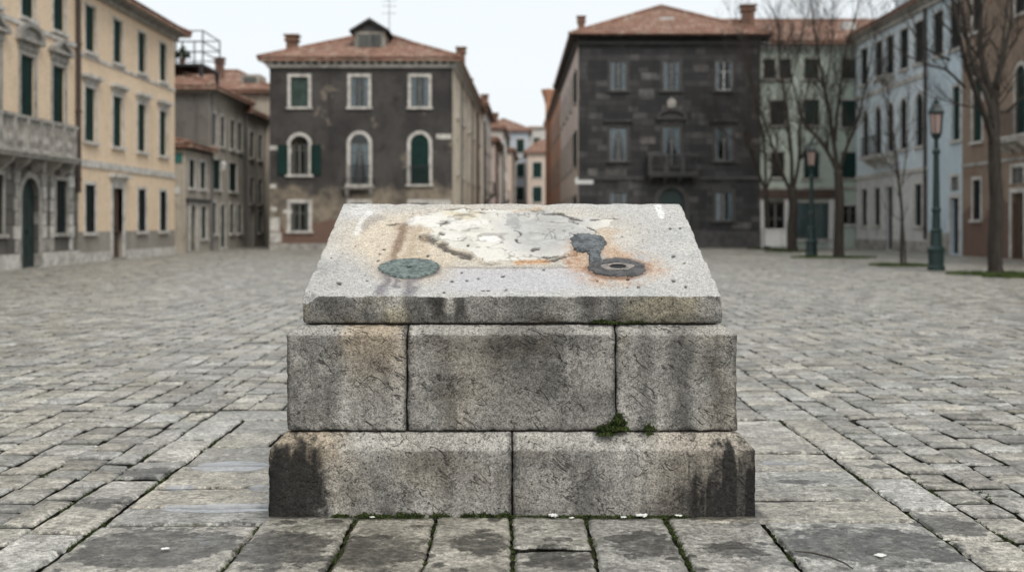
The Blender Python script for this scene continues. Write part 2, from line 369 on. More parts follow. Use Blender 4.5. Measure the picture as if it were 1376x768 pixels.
BY, MY, SY = 5.058, 5.123, 5.181                    # front planes of the three tiers
DEP = 1.25
PED = thing('stone_pedestal', 'weathered stone pedestal with sloping stained top standing in the middle of the square', 'pedestal', (0, BY + .69, 0))
def base_paint(V, seed, tone=1.0):
    n = fbm(V, (2.2, 2.2, 2.2), 4, seed); run = fbm(V, (10, 10, 1.6), 5, seed + 9, .6); m = fbm(V, 7, 4, seed + 3)
    c = np.array([.255, .243, .221])[None] * (0.66 + 0.68 * n)[:, None] * tone
    w = sst(.5, .72, fbm(V, 3.1, 3, seed + 21))[:, None]; c = c * (1 - w * np.array([0.0, .045, .11]))
    c *= (1 - .42 * sst(.48, .74, run))[:, None]
    c *= (1 + .35 * sst(.54, .70, fbm(V, (12, 12, 1.6), 3, seed + 31)))[:, None]
    c *= (1 - .38 * sst(.46, .72, m))[:, None]
    return c
def tier_block(x0, x1, yf, yb, z0, z1, z2, delta, outL, outR, seed, extra=None, tone=1.0):
    r = 0.008
    lo = np.array([x0, yf, z0]); hi = np.array([x1, yb, z2])
    zs = np.unique(np.concatenate([lin(z0, z2, .006, r), [z1 - .012, z1 - .004, z1, z1 + .004, z1 + .012]]))
    V0, Q = gridbox(lin(x0, x1, .006, r), lin(yf, yb, .02, r), zs)
    V = roundbox(V0, lo, hi, r)
    k = np.clip((V[:, 2] - z1) / (z2 - z1), 0, 1); yc = (yf + yb) / 2; hd = (yb - yf) / 2
    V[:, 1] = yc + (V[:, 1] - yc) * (1 - delta * k / hd)
    if outL: V[:, 0] += delta * k * (x1 - V[:, 0]) / (x1 - x0)
    if outR: V[:, 0] -= delta * k * (V[:, 0] - x0) / (x1 - x0)
    P = V.copy()
    V = edge_wear(V, V0, lo, hi, .008, seed)
    br = np.exp(-((V0[:, 2] - z1) / .012) ** 2) * (fbm(P, 13, 3, seed + 40) ** 2) * .012   # the arris under the weathering is worn round
    V[:, 2] -= br * .5; V[:, 1] += br * (V0[:, 1] < yc)
    for ax in range(3):
        V[:, ax] += (fbm(P, 7, 4, seed + 50 + ax) - .5) * .007 + (fbm(P, 50, 2, seed + 60 + ax) - .5) * .007
    c = base_paint(P, seed, tone)
    top = sst(z1 - .006, z1 + .01, V0[:, 2])[:, None]
    c = c * (1 - top) + top * (c * .35 + np.array([.33, .315, .285]) * (0.55 + .7 * fbm(P, 9, 4, seed + 2, .6))[:, None] * .92)
    if extra: c = extra(P, c, V0)
    d = np.minimum(np.minimum(P[:, 0] - x0, x1 - P[:, 0]), P[:, 2] - z0)      # grime gathers along the open joints
    c *= (1 - .6 * sst(.022, .0, d + (fbm(P, 40, 2, seed) - .5) * .02))[:, None]
    return V, Q, np.clip(c, .008, .8), P
def base_stain(sideL):
    def fn(P, c, V0):
        x, z = P[:, 0], P[:, 2]
        run = fbm(P, (26, 26, 2.2), 4, 77); n = fbm(P, 11, 5, 78, .6); run2 = fbm(P, (30, 30, 2.0), 4, 79, .6)
        if sideL:
            m = sst(.34, .17, (x + 1.08) + (n - .5) * .26) * sst(.42, .20, z + (run - .5) * .5) * (.72 + .28 * sst(.36, .56, run2))
            br = sst(.42, .2, (x + 1.08) + (n - .5) * .2) * sst(.15, .3, z)
        else:
            m = sst(.46, .16, (1.08 - x) + (n - .5) * .5) * sst(.38, .14, z + (run - .5) * .75) * (.6 + .4 * sst(.40, .60, run2))
            m = np.maximum(m, .85 * sst(.62, .72, run) * sst(.42, .3, 1.08 - x) * sst(.33, .2, z))
            br = sst(.6, .3, 1.08 - x) * sst(.4, .2, np.abs(z - .2) + (n - .5) * .2) * .6
        c = c * (1 - br[:, None] * np.array([.12, .22, .34]))
        light = sst(.56, .70, run)[:, None] * m[:, None] * .35
        m = sst(.02, .74, m + (fbm(P, 75, 3, 82, .7) - .5) * .55 + (n - .5) * .5 + (run - .5) * .5)[:, None]
        c = c * (1 - m * .94) + m * .94 * np.array([.009, .0085, .008]) + light * np.array([.12, .11, .10])
        return c
    return fn
def mid_stain(P, c, V0):
    x, z = P[:, 0], P[:, 2]; n = fbm(P, 6, 4, 91)
    b = sst(.24, .08, np.abs(x - .08) + (n - .5) * .2) * sst(.35, .75, z) * .45        # dark run below the plaque
    c = c * (1 - b[:, None])
    w = sst(.2, .05, np.abs(x + .62) + (n - .5) * .25) * sst(.45, .8, z)                # brownish run under the left disc
    c = c * (1 - w[:, None] * np.array([-.08, .06, .22]))
    d = sst(.07, .02, np.abs(x - .77) + (n - .5) * .09) * .45 + sst(.05, .01, np.abs(x - .60) + (n - .5) * .06) * .35
    return c * (1 - np.clip(d, 0, .7))[:, None]
g = .0025
for (x0, x1, oL, oR, sd, ex) in ((-1.083, -g, True, False, 3, base_stain(True)), (g, 1.083, False, True, 4, base_stain(False))):
    V, Q, c, P = tier_block(x0, x1, BY, BY + DEP + .246, -.03, .291, .360, .065, oL, oR, sd, ex)
    np_mesh('base_block', V, Q, M['granite'], PED, attrs={'grain': np.full(len(V), .37), 'tool': np.ones(len(V))}, cols={'paint': c})
for (x0, x1, oL, oR, sd) in ((-1.0152, -.476, True, False, 5), (-.470, .464, False, False, 6), (.470, 1.0152, False, True, 8)):
    V, Q, c, P = tier_block(x0, x1, MY, MY + DEP + .116, .366, .797, .837, .058, oL, oR, sd, mid_stain, tone=1.02 if sd != 8 else 1.12)
    np_mesh('middle_block', V, Q, M['granite'], PED, attrs={'grain': np.full(len(V), .37), 'tool': np.ones(len(V))}, cols={'paint': c})
mb = MB(); mb.box(-1.045, 1.045, BY + .04, BY + 1.45, -.02, .3); mb.box(-.97, .97, MY + .035, MY + 1.33, .3, .79); mb.box(-.93, .93, MY + .085, MY + 1.28, .79, .9); mb.build('mortar_core', M['mortar'], PED)

# --- sloping slab
SW, SZ0, SZ1, RISE = .957, .845, .971, .4425
def slab():
    r = .010
    lo = np.array([-SW, SY, 0.]); hi = np.array([SW, SY + DEP, SZ1 - SZ0])
    V0, Q = gridbox(lin(-SW, SW, .0042, r), lin(SY, SY + DEP, .0055, r), lin(0, SZ1 - SZ0, .006, r))
    V = roundbox(V0, lo, hi, r)
    # round the two rear plan corners
    rc = .035; qx = np.clip(V[:, 0], -SW + rc, SW - rc); qy = np.minimum(V[:, 1], SY + DEP - rc)
    dx, dy = V[:, 0] - qx, V[:, 1] - qy; l = np.hypot(dx, dy); k = np.where(l > rc, rc / np.maximum(l, 1e-9), 1)
    V[:, 0], V[:, 1] = qx + dx * k, qy + dy * k
    t = np.clip(V[:, 2] / (SZ1 - SZ0), 0, 1); v = (V[:, 1] - SY) / DEP
    V[:, 2] = SZ0 + V[:, 2] + t * v * RISE
    P = V.copy(); top = (V0[:, 2] > SZ1 - SZ0 - 1e-6)
    V = edge_wear(V, V0, lo, hi, .012, 15)
    # broken front left corner
    a = Vector((-SW + .085, SY, SZ1)); b = Vector((-SW, SY, SZ1 - .055)); cc = Vector((-SW, SY + .075, SZ1 + .026))
    nr = (b - a).cross(cc - a).normalized();
    if nr.dot(Vector((-1, -1, 1))) < 0: nr = -nr
    sd = (V - np.array(a)) @ np.array(nr) + (fbm(P, 28, 3, 5) - .5) * .014
    chip = sd > 0; V = V - np.where(chip, sd, 0)[:, None] * np.array(nr)[None]
    # ---- surface coordinates of the top, in units of the survey drawing
    X, Y, Z = P[:, 0], P[:, 1], SZ1 + v * RISE
    U = CX + X * FPX / Y; W = HY + (CAMH - Z) * FPX / Y
    P2 = np.stack([X, v * 1.33, np.zeros_like(X)], 1)
    n1 = fbm(P2, 9, 4, 101) - .5; n2 = fbm(P2, 9, 4, 102) - .5; n3 = fbm(P2, 30, 3, 103) - .5; n4 = fbm(P2, 30, 3, 104) - .5; big = fbm(P2, 2.5, 4, 105)
    u = U + n1 * 26 + n3 * 9; w = W + n2 * 9 + n4 * 4
    def ell(cu, cw, ru, rw, soft=.3, uu=u, ww=w): return sst(1 + soft, 1 - soft, np.hypot((uu - cu) / ru, (ww - cw) / rw))
    def path(pts, wid, soft=.6, uu=u, ww=w, asp=2.4):
        best = np.full(len(u), 1e9)
        for (p, q) in zip(pts[:-1], pts[1:]):
            ax, ay = p[0], p[1] * asp; bx, by = q[0] - p[0], q[1] * asp - p[1] * asp
            tt = np.clip(((uu - ax) * bx + (ww * asp - ay) * by) / max(bx * bx + by * by, 1e-9), 0, 1)
            best = np.minimum(best, np.hypot(uu - ax - tt * bx, ww * asp - ay - tt * by))
        return sst(wid * (1 + soft), wid * (1 - soft), best)
    def poly(pts, uu=u, ww=w):
        ins = np.zeros(len(u), bool)
        for (p, q) in zip(pts, pts[1:] + pts[:1]):
            cnd = (p[1] > ww) != (q[1] > ww)
            xi = (q[0] - p[0]) * (ww - p[1]) / ((q[1] - p[1]) or 1e-9) + p[0]
            ins ^= cnd & (uu < xi)
        return ins.astype(float)
    stone = np.array([.44, .428, .402])
    c = stone[None] * (.80 + .42 * big)[:, None]
    def lay(c, m, col): return c * (1 - m[:, None]) + m[:, None] * np.array(col)[None]
    gr = np.full(len(u), .25)
    c = lay(c, .55 * sst(.5, .68, fbm(P2, 5, 4, 120)), (.40, .395, .385))
    # grey weathering of the left flank
    c = lay(c, .55 * sst(520, 430, u) * sst(.4, .62, fbm(P2, 7, 4, 121)), (.27, .265, .255))
    # warm wash across the middle
    warm = np.clip(ell(640, 318, 190, 42, .45) * .8 + ell(545, 330, 60, 34, .5) * .7, 0, 1)
    c = lay(c, warm * .8, (.585, .495, .375))
    # smooth lilac grey band below the old plaque bed
    lil = sst(357, 360, W) * sst(396, 384, w) * sst(575, 620, u) * sst(815, 770, u)
    c = lay(c, lil * .62, (.47, .46, .48)); gr = gr * (1 - .25 * lil)
    line = sst(1.6, .5, np.abs(W - 358.7 + n3 * 1.2)) * sst(585, 605, U) * sst(800, 780, U)
    c = lay(c, line * .55, (.20, .18, .155))  # shading of the recess's lower edge, painted as a thin dark line
    # plaster left from the fixing of a plaque
    body = poly([(548, 293), (590, 284), (640, 281), (735, 282), (772, 291), (800, 292), (826, 296), (818, 306), (792, 314), (768, 320), (770, 338), (740, 348), (700, 352), (655, 349), (628, 338), (600, 330), (583, 318), (574, 306)])
    blot = ell(568, 298, 24, 8, .2)
    pl = np.clip(np.maximum(body, blot), 0, 1)
    c = lay(c, pl * .93, (.66, .635, .57)); gr = gr * (1 - .72 * pl)
    c = lay(c, pl * .5 * sst(.45, .65, fbm(P2, 6, 4, 131)), (.70, .69, .66))
    greyw = pl * np.clip(ell(738, 310, 64, 32, .5), 0, 1) * sst(.25, .55, fbm(P2, 8, 5, 132, .6) + .12)
    c = lay(c, greyw * .8, (.33, .325, .315)); c = lay(c, greyw * .5 * sst(.5, .64, fbm(P2, 26, 4, 134, .6)), (.52, .51, .49))
    c = lay(c, pl * .45 * sst(345, 330, w) * sst(590, 640, u) * sst(690, 640, u) * sst(.42, .6, fbm(P2, 10, 3, 133)), (.40, .38, .35))
    c = lay(c, .62 * sst(.28, .5, fbm(P2, 22, 3, 139)) * poly([(680, 288), (699, 288), (698, 305), (690, 311), (682, 303)], U + n3 * 16, W + n4 * 7), (.27, .265, .26))
    c = lay(c, .85 * path([(646, 318), (656, 315), (672, 316), (671, 322)], 3.2), (.36, .34, .31)); c = lay(c, .8 * ell(660, 322, 13, 4.5), (.74, .72, .68))
    ckn = np.abs(fbm(P2, 5, 4, 136, .6) - .5); c = lay(c, pl * .6 * sst(.016, .004, ckn) * sst(.48, .58, fbm(P2, 5, 3, 137)), (.13, .115, .10))
    for (a, b, ra, rb) in ((568, 298, 25, 9), (660, 322, 14, 5), (625, 300, 30, 10), (610, 318, 18, 7)): 
        q = np.hypot((u - a) / ra, (w - b) / rb); c = lay(c, .55 * sst(.14, .03, np.abs(q - 1)) * sst(.42, .56, fbm(P2, 12, 3, 138)), (.20, .175, .15)); c = lay(c, .35 * sst(1, .8, q), (.76, .74, .70))
    # yellowish skin along the top edge of the plaster
    c = lay(c, .6 * path([(600, 288), (625, 292), (640, 286)], 8), (.58, .50, .34)); c = lay(c, .6 * path([(690, 284), (725, 282)], 4), (.50, .36, .22))
    # dark broken rims
    rim = np.zeros(len(u))
    for pts, wd in (([(572, 319), (582, 323), (592, 330), (610, 338), (632, 345)], 6.0), ([(576, 318), (588, 326)], 9.0), ([(730, 287), (745, 286), (762, 290), (786, 297)], 3.4), ([(700, 352), (726, 352), (748, 347), (770, 341)], 3.4), ([(732, 345), (745, 345)], 3.2), ([(800, 295), (815, 292), (830, 293)], 2.2), ([(528, 301), (538, 299)], 3.8), ([(584, 302), (590, 299), (600, 298)], 2.6), ([(590, 313), (595, 314)], 4), ([(688, 311), (694, 316), (690, 322), (698, 327)], 2.0), ([(600, 281), (640, 280), (672, 281)], 1.6), ([(640, 286), (648, 287)], 3.2), ([(795, 305), (803, 312)], 2.6), ([(720, 334), (724, 334)], 4)):
        rim = np.maximum(rim, path(pts, wd, .6, asp=2.6))
    arc_ = sst(3.2, 1.0, np.abs(np.hypot((U + n1 * 34 + n3 * 12 - 686) / 100, (W + n2 * 11 + n4 * 5 - 318) / 35.5) - 1) * 34) * sst(.40, .56, fbm(P2, 6, 3, 142))
    rim = np.maximum(rim, arc_ * .55 * sst(.44, .6, fbm(P2, 14, 3, 143)))
    rim *= sst(.30, .50, fbm(P2, 16, 3, 140) + .12)
    c = lay(c, rim * .92, (.085, .072, .06)); gr = np.maximum(gr, rim * .45)
    # rust
    dark = lambda pts, wd: path(pts, wd, .8, asp=1.6)
    c = lay(c, .6 * dark([(543, 303), (537, 322), (526, 350)], 9), (.30, .21, .14)); c = lay(c, .8 * path([(543, 303), (537, 322), (528, 346)], 4.5, .7, U + n3 * 8, W, 1.6), (.20, .135, .09)); c = lay(c, .6 * dark([(561, 306), (556, 325), (549, 350)], 6), (.36, .27, .18)); c = lay(c, .5 * dark([(573, 318), (566, 350)], 5), (.40, .30, .20))
    c = lay(c, .7 * dark([(503, 292), (493, 305)], 8), (.30, .265, .235))
    c = lay(c, .8 * dark([(692, 354), (715, 353), (735, 351)], 5), (.50, .27, .12))
    halo = np.clip(ell(828, 360, 62, 22, .42) + ell(792, 340, 30, 20, .6) * .8 + ell(783, 350, 26, 10, .5) * .8, 0, 1)
    c = lay(c, halo * .60 * sst(.25, .6, fbm(P2, 9, 4, 150)), (.47, .28, .155)); c = lay(c, halo * .55 * sst(.50, .66, fbm(P2, 24, 4, 151, .6)), (.28, .13, .06))
    c = lay(c, .55 * dark([(818, 312), (822, 330), (840, 346)], 9), (.50, .36, .24))
    ring = np.clip(ell(830, 361, 43, 15, .16, U + n3 * 5, W + n4 * 3) - ell(830, 360, 36, 11, .2, U, W), 0, 1); c = lay(c, ring * .8, (.17, .085, .045))
    lh = np.clip(ell(550, 362, 52, 19, .45), 0, 1); c = lay(c, lh * .5, (.42, .335, .25))
    c = lay(c, .85 * ell(550, 361, 42, 14, .12, U + n3 * 7, W + n4 * 4), (.07, .065, .06))
    for (a, b, wd) in (((520, 368), (514, 392), 7), ((553, 370), (548, 392), 9), ((535, 369), (531, 384), 4)): c = lay(c, .8 * dark([a, b], wd), (.15, .135, .145))
    # chalk scuffs
    c = lay(c, .5 * path([(497, 285), (486, 296), (478, 316)], 3.2, .7, U + n3 * 8, W, 1.6), (.78, .77, .75)); c = lay(c, .6 * path([(885, 277), (889, 291)], 4.2, .4, U + n3 * 6, W, 1.6), (.82, .82, .81))
    c = lay(c, .5 * ell(478, 284, 26, 8, .6), (.68, .67, .65))
    # scattered small dark holes
    rr = np.random.default_rng(5); hole = np.zeros(len(u))
    spots = [(456, 380, 5), (493, 377, 3), (508, 350, 2.5), (516, 335, 3), (510, 341, 2), (444, 346, 2), (478, 330, 2), (575, 344, 4), (565, 317, 2.5), (905, 344, 3.5), (905, 377, 4), (921, 385, 3.5), (900, 307, 3), (914, 306, 3), (929, 281, 2.5), (920, 353, 3), (844, 375, 3), (858, 385, 3.5), (842, 386, 2), (802, 377, 2.5), (730, 361, 3), (627, 376, 3), (643, 374, 3), (650, 390, 4), (656, 390, 3), (607, 377, 3), (596, 392, 3), (675, 370, 4), (680, 389, 3), (836, 318, 2), (630, 331, 3), (620, 365, 2.5)]
    spots += [(rr.uniform(440, 940), rr.uniform(280, 393), rr.uniform(.35, .9)) for _ in range(80)]
    for (a, b, rad) in [(q[0], q[1], q[2] * .7) for q in spots]: hole = np.maximum(hole, sst(1.25, .75, np.hypot((U + n3 * 4 - a) / rad, (W + n4 * 2 - b) / (rad * .5 + .5))))
    c = lay(c, hole * .9, (.03, .027, .023))
    # ---- relief of the top
    hgt = pl * .0045 + greyw * -.001 - rim * .006 - hole * .006 + lil * -.0025 - line * .003 + (fbm(P, 12, 4, 160) - .5) * .006 + (fbm(P, 60, 2, 161) - .5) * .003 * (1 - pl * .7)
    # ---- front and flanks: darker than the top
    cf = base_paint(P, 33, .92); zz = (P[:, 2] - SZ0) / (SZ1 - SZ0)
    nn = fbm(P, 8, 4, 170)
    def band(xc, wd, am): return am * sst(wd, wd * .3, np.abs(X - xc) + (nn - .5) * .09)
    dk = np.clip(band(-.33, .06, .85) + band(-.235, .05, .75) + band(-.44, .10, .5) + band(.36, .10, .5) + band(.47, .07, .4) + band(.06, .13, .3) + band(-.8, .10, .35), 0, .85)
    cf *= (1 - dk * sst(-.2, .5, zz + (nn - .5)))[:, None]
    cf *= (1 - .35 * sst(.5, .1, zz + (nn - .5) * .9))[:, None]
    yel = sst(.45, .65, fbm(P, 4, 3, 172))[:, None]; cf = cf * (1 - yel * np.array([0, .05, .22]))
    cchip = np.array([.38, .37, .35])[None] * (.6 + .7 * fbm(P, 30, 3, 173))[:, None]
    side = ~top
    c = np.where(side[:, None], cf, c); c = np.where((chip & (sd > .001))[:, None], cchip, c)
    gr = np.where(side, .40, gr); hgt = np.where(side, 0, hgt)
    V[:, 2] += hgt
    for ax in (0, 1): V[:, ax] += np.where(side, (fbm(P, 12, 4, 180 + ax) - .5) * .012 + (fbm(P, 55, 2, 184 + ax) - .5) * .005, 0)
    return np_mesh('top_slab', V, Q, M['granite'], PED, attrs={'grain': gr, 'tool': np.where(side, .5, 0.)}, cols={'paint': np.clip(c, .008, .85)})
slab()

# --- old metal fixings let into the slope
def slope_pt(X, s, h=0.0):
    """point on the sloping face: X across, s metres up the slope, h off the surface"""
    L = math.hypot(DEP, RISE); ny, nz = -RISE / L, DEP / L
    return Vector((X, SY + s * DEP / L + ny * h, SZ1 + s * RISE / L + nz * h))
def m_bronze(name, a, b, d, sc=30):
    t = NT(name); f = t.noise(sc, 6, .72); c = t.mix(t.step(f, .42, .58), a, b); c = t.mix(t.math('MULTIPLY', t.step(t.noise(62, 4, .75), .54, .62), .7), c, d)
    return t.principled(c, 0.7, 0.0, normal=t.bump(t.noise(80, 4, .7), 0.9, 0.006), spec=0.4)
M['verdigris'] = m_bronze('verdigris_bronze', (.085, .115, .107), (.185, .225, .205), (.035, .043, .042))
M['lead'] = m_bronze('corroded_lead', (.13, .145, .152), (.05, .052, .055), (.24, .255, .26), 16)
M['iron_disc'] = m_bronze('corroded_iron', (.05, .047, .047), (.105, .10, .10), (.028, .024, .022), 22)
M['hole'] = m_paint('hole_dark', (.006, .006, .006), 0.9)
M['scraped'] = m_bronze('scraped_stone', (.30, .265, .23), (.15, .135, .12), (.40, .37, .33))
def disc(name, mat, Xc, sc, rx, rs, h, hole, seed, label):
    rnd = random.Random(seed); N = 120; prof = [(1.0, -.006), (1.0, h * .3), (.965, h * .85), (.9, h), (.6, h * 1.05), (hole * 1.6, h), (hole * 1.15, h * .7), (hole, -.02)]
    ph = [rnd.uniform(0, 6.28) for _ in range(8)]; mb = MB(); vs = []; fs = []
    for (q, hh) in prof:
        for k in range(N):
            a = 2 * math.pi * k / N
            j = 1 + (.040 * math.sin(3 * a + ph[0]) + .030 * math.sin(5 * a + ph[5]) + .026 * math.sin(9 * a + ph[1]) + .024 * math.sin(14 * a + ph[2]) + .022 * math.sin(25 * a + ph[3])) * (q > .5)
            vs.append(slope_pt(Xc + rx * q * j * math.cos(a), sc + rs * q * j * math.sin(a), hh + .0012 * math.sin(5 * a + q * 9 + ph[4]) + .0008 * math.sin(11 * a - q * 21)))
    for i in range(len(prof) - 1):
        for k in range(N): fs.append((i * N + k, i * N + (k + 1) % N, (i + 1) * N + (k + 1) % N, (i + 1) * N + k))
    mb.add(vs, fs); o = mb.build(name, mat, PED, smooth=True); o['label'] = label
    m2 = MB(); m2.poly([slope_pt(Xc + rx * hole * 1.05 * math.cos(2 * math.pi * k / 24), sc + rs * hole * 1.05 * math.sin(2 * math.pi * k / 24), .0065) for k in range(24)]); m2.build('bolt_hole', M['hole'], o)
    return o
def slope_of(px, py):
    # intersection of a sight line with the sloping face, to read positions off the survey
    a, b = (px - CX) / FPX, (py - HY) / FPX
    k = RISE / DEP; Y = (CAMH - SZ1 + k * SY) / (b + k); return a * Y, (Y - SY) * math.hypot(DEP, RISE) / DEP
X1, s1 = slope_of(550, 360.5); disc('metal_disc', M['verdigris'], X1, s1, .143, .122, .009, .075, 2, 'green bronze disc on the left')
X2, s2 = slope_of(830, 360); dk = disc('metal_disc', M['iron_disc'], X2, s2, .137, .118, .008, .25, 5, 'dark corroded disc with a round hole on the right')
mb = MB(); N = 48; vs = []; fs = []
for (q, hh) in ((.54, .0092), (.44, .0108), (.3, .0100)):
    for k in range(N):
        a = 2 * math.pi * k / N; j = 1 + .10 * math.sin(2 * a + 1) + .07 * math.sin(5 * a)
        vs.append(slope_pt(X2 + .137 * q * (j if q > .4 else 1) * math.cos(a), s2 + .118 * q * (j if q > .4 else 1) * .8 * math.sin(a), hh))
for i in range(2):
    for k in range(N): fs.append((i * N + k, i * N + (k + 1) % N, (i + 1) * N + (k + 1) % N, (i + 1) * N + k))
mb.add(vs, fs); mb.build('scraped_ring', M['scraped'], dk, smooth=True)
def slope_plate(name, outline, mat, h, parent):
    pts = []
    rnd = random.Random(9)
    for (p, q) in zip(outline, outline[1:] + outline[:1]):
        for k in range(5):
            f = k / 5; pts.append((p[0] + (q[0] - p[0]) * f + rnd.uniform(-2.2, 2.2), p[1] + (q[1] - p[1]) * f + rnd.uniform(-.9, .9)))
    pts = [slope_of(*p) for p in pts]; cxm = sum(p[0] for p in pts) / len(pts); cym = sum(p[1] for p in pts) / len(pts)
    mb = MB(); n = len(pts); vs = []
    for (q, hh) in ((1, -.008), (1, h * .5), (.95, h), (.6, h * 1.15)): vs += [slope_pt(cxm + (x - cxm) * q, cym + (y - cym) * q, hh + rnd.uniform(-.0006, .0006)) for (x, y) in pts]
    fs = [(i * n + k, i * n + (k + 1) % n, (i + 1) * n + (k + 1) % n, (i + 1) * n + k) for i in range(3) for k in range(n)] + [tuple(3 * n + k for k in range(n))]
    mb.add(vs, fs); return mb.build(name, mat, parent, smooth=True)
slope_plate('lead_patch', [(766, 323), (772, 316), (780, 314), (793, 315), (803, 317), (813, 320), (815, 328), (810, 334), (807, 340), (806, 347), (812, 352), (800, 357), (793, 354), (794, 344), (788, 339), (775, 340), (771, 333)], M['lead'], .009, PED)

# ------------------------------------------------------------------ ground
def m_paving():
    t = NT('worn_paving_stone'); ti = t.attr('tint'); hu = t.attr('hue'); wet = t.attr('wet'); sheen = t.attr('sheen')
    c = t.mix(ti, (.205, .197, .178), (.44, .428, .392)); c = t.mix(hu, c, t.mix(1.0, c, (1.06, 1.0, .90), 'MULTIPLY'))
    n0 = t.noise(1.1, 4, .6); n1 = t.noise(6, 5, .68); n2 = t.noise(34, 4, .7); n3 = t.noise(150, 2, .7)
    c = t.mix(.75, c, t.scalecol(c, t.math('ADD', .05, t.math('MULTIPLY', n1, 1.9))))
    c = t.mix(.7, c, t.scalecol(c, t.step(n2, .32, .68, .35, 1.65)))
    c = t.scalecol(c, t.step(n3, .34, .66, .66, 1.34))
    fl = t.step(t.noise(4.2, 8, .66, dist=.3), .485, .515); fl2 = t.step(t.noise(9, 7, .7), .57, .60); c = t.scalecol(c, t.math('ADD', .86, t.math('MULTIPLY', fl, .24))); c = t.mix(t.math('MULTIPLY', fl2, .35), c, (.07, .064, .055))
    c = t.mix(t.math('MULTIPLY', t.step(n0, .48, .66), .38), c, t.scalecol(c, .55))
    c = t.mix(t.math('MULTIPLY', t.step(t.noise(1.7, 5, .7), .56, .70), .4), c, (.10, .105, .062))
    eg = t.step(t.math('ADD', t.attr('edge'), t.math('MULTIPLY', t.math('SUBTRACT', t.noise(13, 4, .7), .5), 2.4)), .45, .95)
    c = t.mix(t.math('MULTIPLY', eg, .72), c, t.mix(t.step(t.noise(2.6, 3, .6), .45, .6), (.04, .036, .03), (.05, .055, .024)))  # colours the joint dirt and the painted contact shadow at the foot
    pit = t.math('MULTIPLY', t.step(t.voro(17), .05, .14, 1, 0), t.step(t.noise(3.1, 3), .52, .62)); c = t.mix(t.math('MULTIPLY', pit, .8), c, (.03, .027, .023))
    wm = t.step(t.math('ADD', wet, t.math('MULTIPLY', t.math('SUBTRACT', t.noise(6.5, 7, .72), .5), 2.2)), .47, .56)
    c = t.mix(t.math('MULTIPLY', wm, t.step(t.noise(11, 4, .7), .3, .6, .6, 1)), c, t.scalecol(c, .25))
    pm = t.step(t.math('ADD', sheen, t.math('MULTIPLY', t.math('SUBTRACT', t.noise(7, 5, .65), .5), .9)), .46, .60)
    c = t.mix(t.math('MULTIPLY', pm, .7), c, (.36, .372, .395))  # sky sheen of wet stone painted into the colour as pale blue
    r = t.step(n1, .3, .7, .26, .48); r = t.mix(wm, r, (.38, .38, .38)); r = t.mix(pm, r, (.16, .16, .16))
    h = t.math('ADD', t.math('MULTIPLY', n2, .5), t.math('MULTIPLY', n1, .8)); h = t.math('SUBTRACT', t.math('ADD', h, t.math('MULTIPLY', n3, .16)), t.math('MULTIPLY', pit, .8))
    h = t.math('ADD', h, t.math('SUBTRACT', t.math('MULTIPLY', fl, .35), t.math('MULTIPLY', fl2, .3)))
    h = t.math('MULTIPLY', h, t.math('SUBTRACT', 1.0, t.math('MULTIPLY', pm, .85)))
    return t.principled(c, r, normal=t.bump(h, .55, .02), spec=.5)
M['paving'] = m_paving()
tb = NT('joint_bed'); M['bed'] = tb.principled(tb.mix(tb.step(tb.noise(2.2, 4, .6), .42, .62), (.028, .025, .02), (.045, .05, .02)), .95, normal=tb.bump(tb.noise(60), .6, .02), spec=.2)
mb = MB(); mb.poly([(-400, -60, -.030), (400, -60, -.030), (400, 700, -.030), (-400, 700, -.030)]); tag(mb.build('ground', M['bed']), kind='structure')
mb = MB(); mb.box(-60, 60, 66, 200, -.2, -.004); tag(mb.build('street', M['paving']), kind='structure')

pav_V, pav_Q, pav_A = [], [], {k: [] for k in ('tint', 'hue', 'wet', 'sheen', 'edge')}; pav_n = 0
SPOTS = [  # damp patches: centre, half sizes, amount
    (-1.44, 4.57, .33, .26, 1.0), (1.43, 4.57, .36, .25, .95), (-.92, 4.55, .19, .26, .95), (-.55, 4.52, .16, .24, .95), (-.14, 4.62, .13, .17, .8), (.17, 4.45, .15, .17, .75), (.52, 4.62, .13, .20, .85), (.90, 4.58, .15, .13, .75),
    (-1.90, 5.93, .13, .16, .8), (-1.92, 5.32, .13, .15, .75), (1.88, 4.92, .14, .18, .85), (-1.2, 4.95, .12, .12, .5), (1.45, 5.75, .13, .05, .8), (1.95, 6.1, .10, .06, .7), (1.5, 6.5, .25, .06, .5)]
rs_ = random.Random(12)
for _ in range(70): SPOTS.append((rs_.uniform(-1.75, 1.75), rs_.uniform(4.1, 5.03), rs_.uniform(.015, .06), rs_.uniform(.015, .05), .75))
SHEENS = [(-1.50, 6.10, .24, .16, .95), (-1.33, 5.20, .34, .10, .8), (-1.62, 5.62, .15, .08, .6), (-1.2, 5.62, .15, .1, .65), (-1.25, 4.75, .12, .2, .5), (1.5, 6.2, .22, .10, .5)]  # painted sheen patches: centre, half sizes, amount
def masks(x, y):
    w = np.zeros_like(x); p = np.zeros_like(x)
    for (cx, cy, rx, ry, am) in SPOTS: w = np.maximum(w, am * sst(1.9, .3, np.hypot((x - cx) / rx, (y - cy) / ry)))
    for (cx, cy, rx, ry, am) in SHEENS: p = np.maximum(p, am * sst(1.4, .5, np.hypot((x - cx) / rx, (y - cy) / ry)))
    return w, p
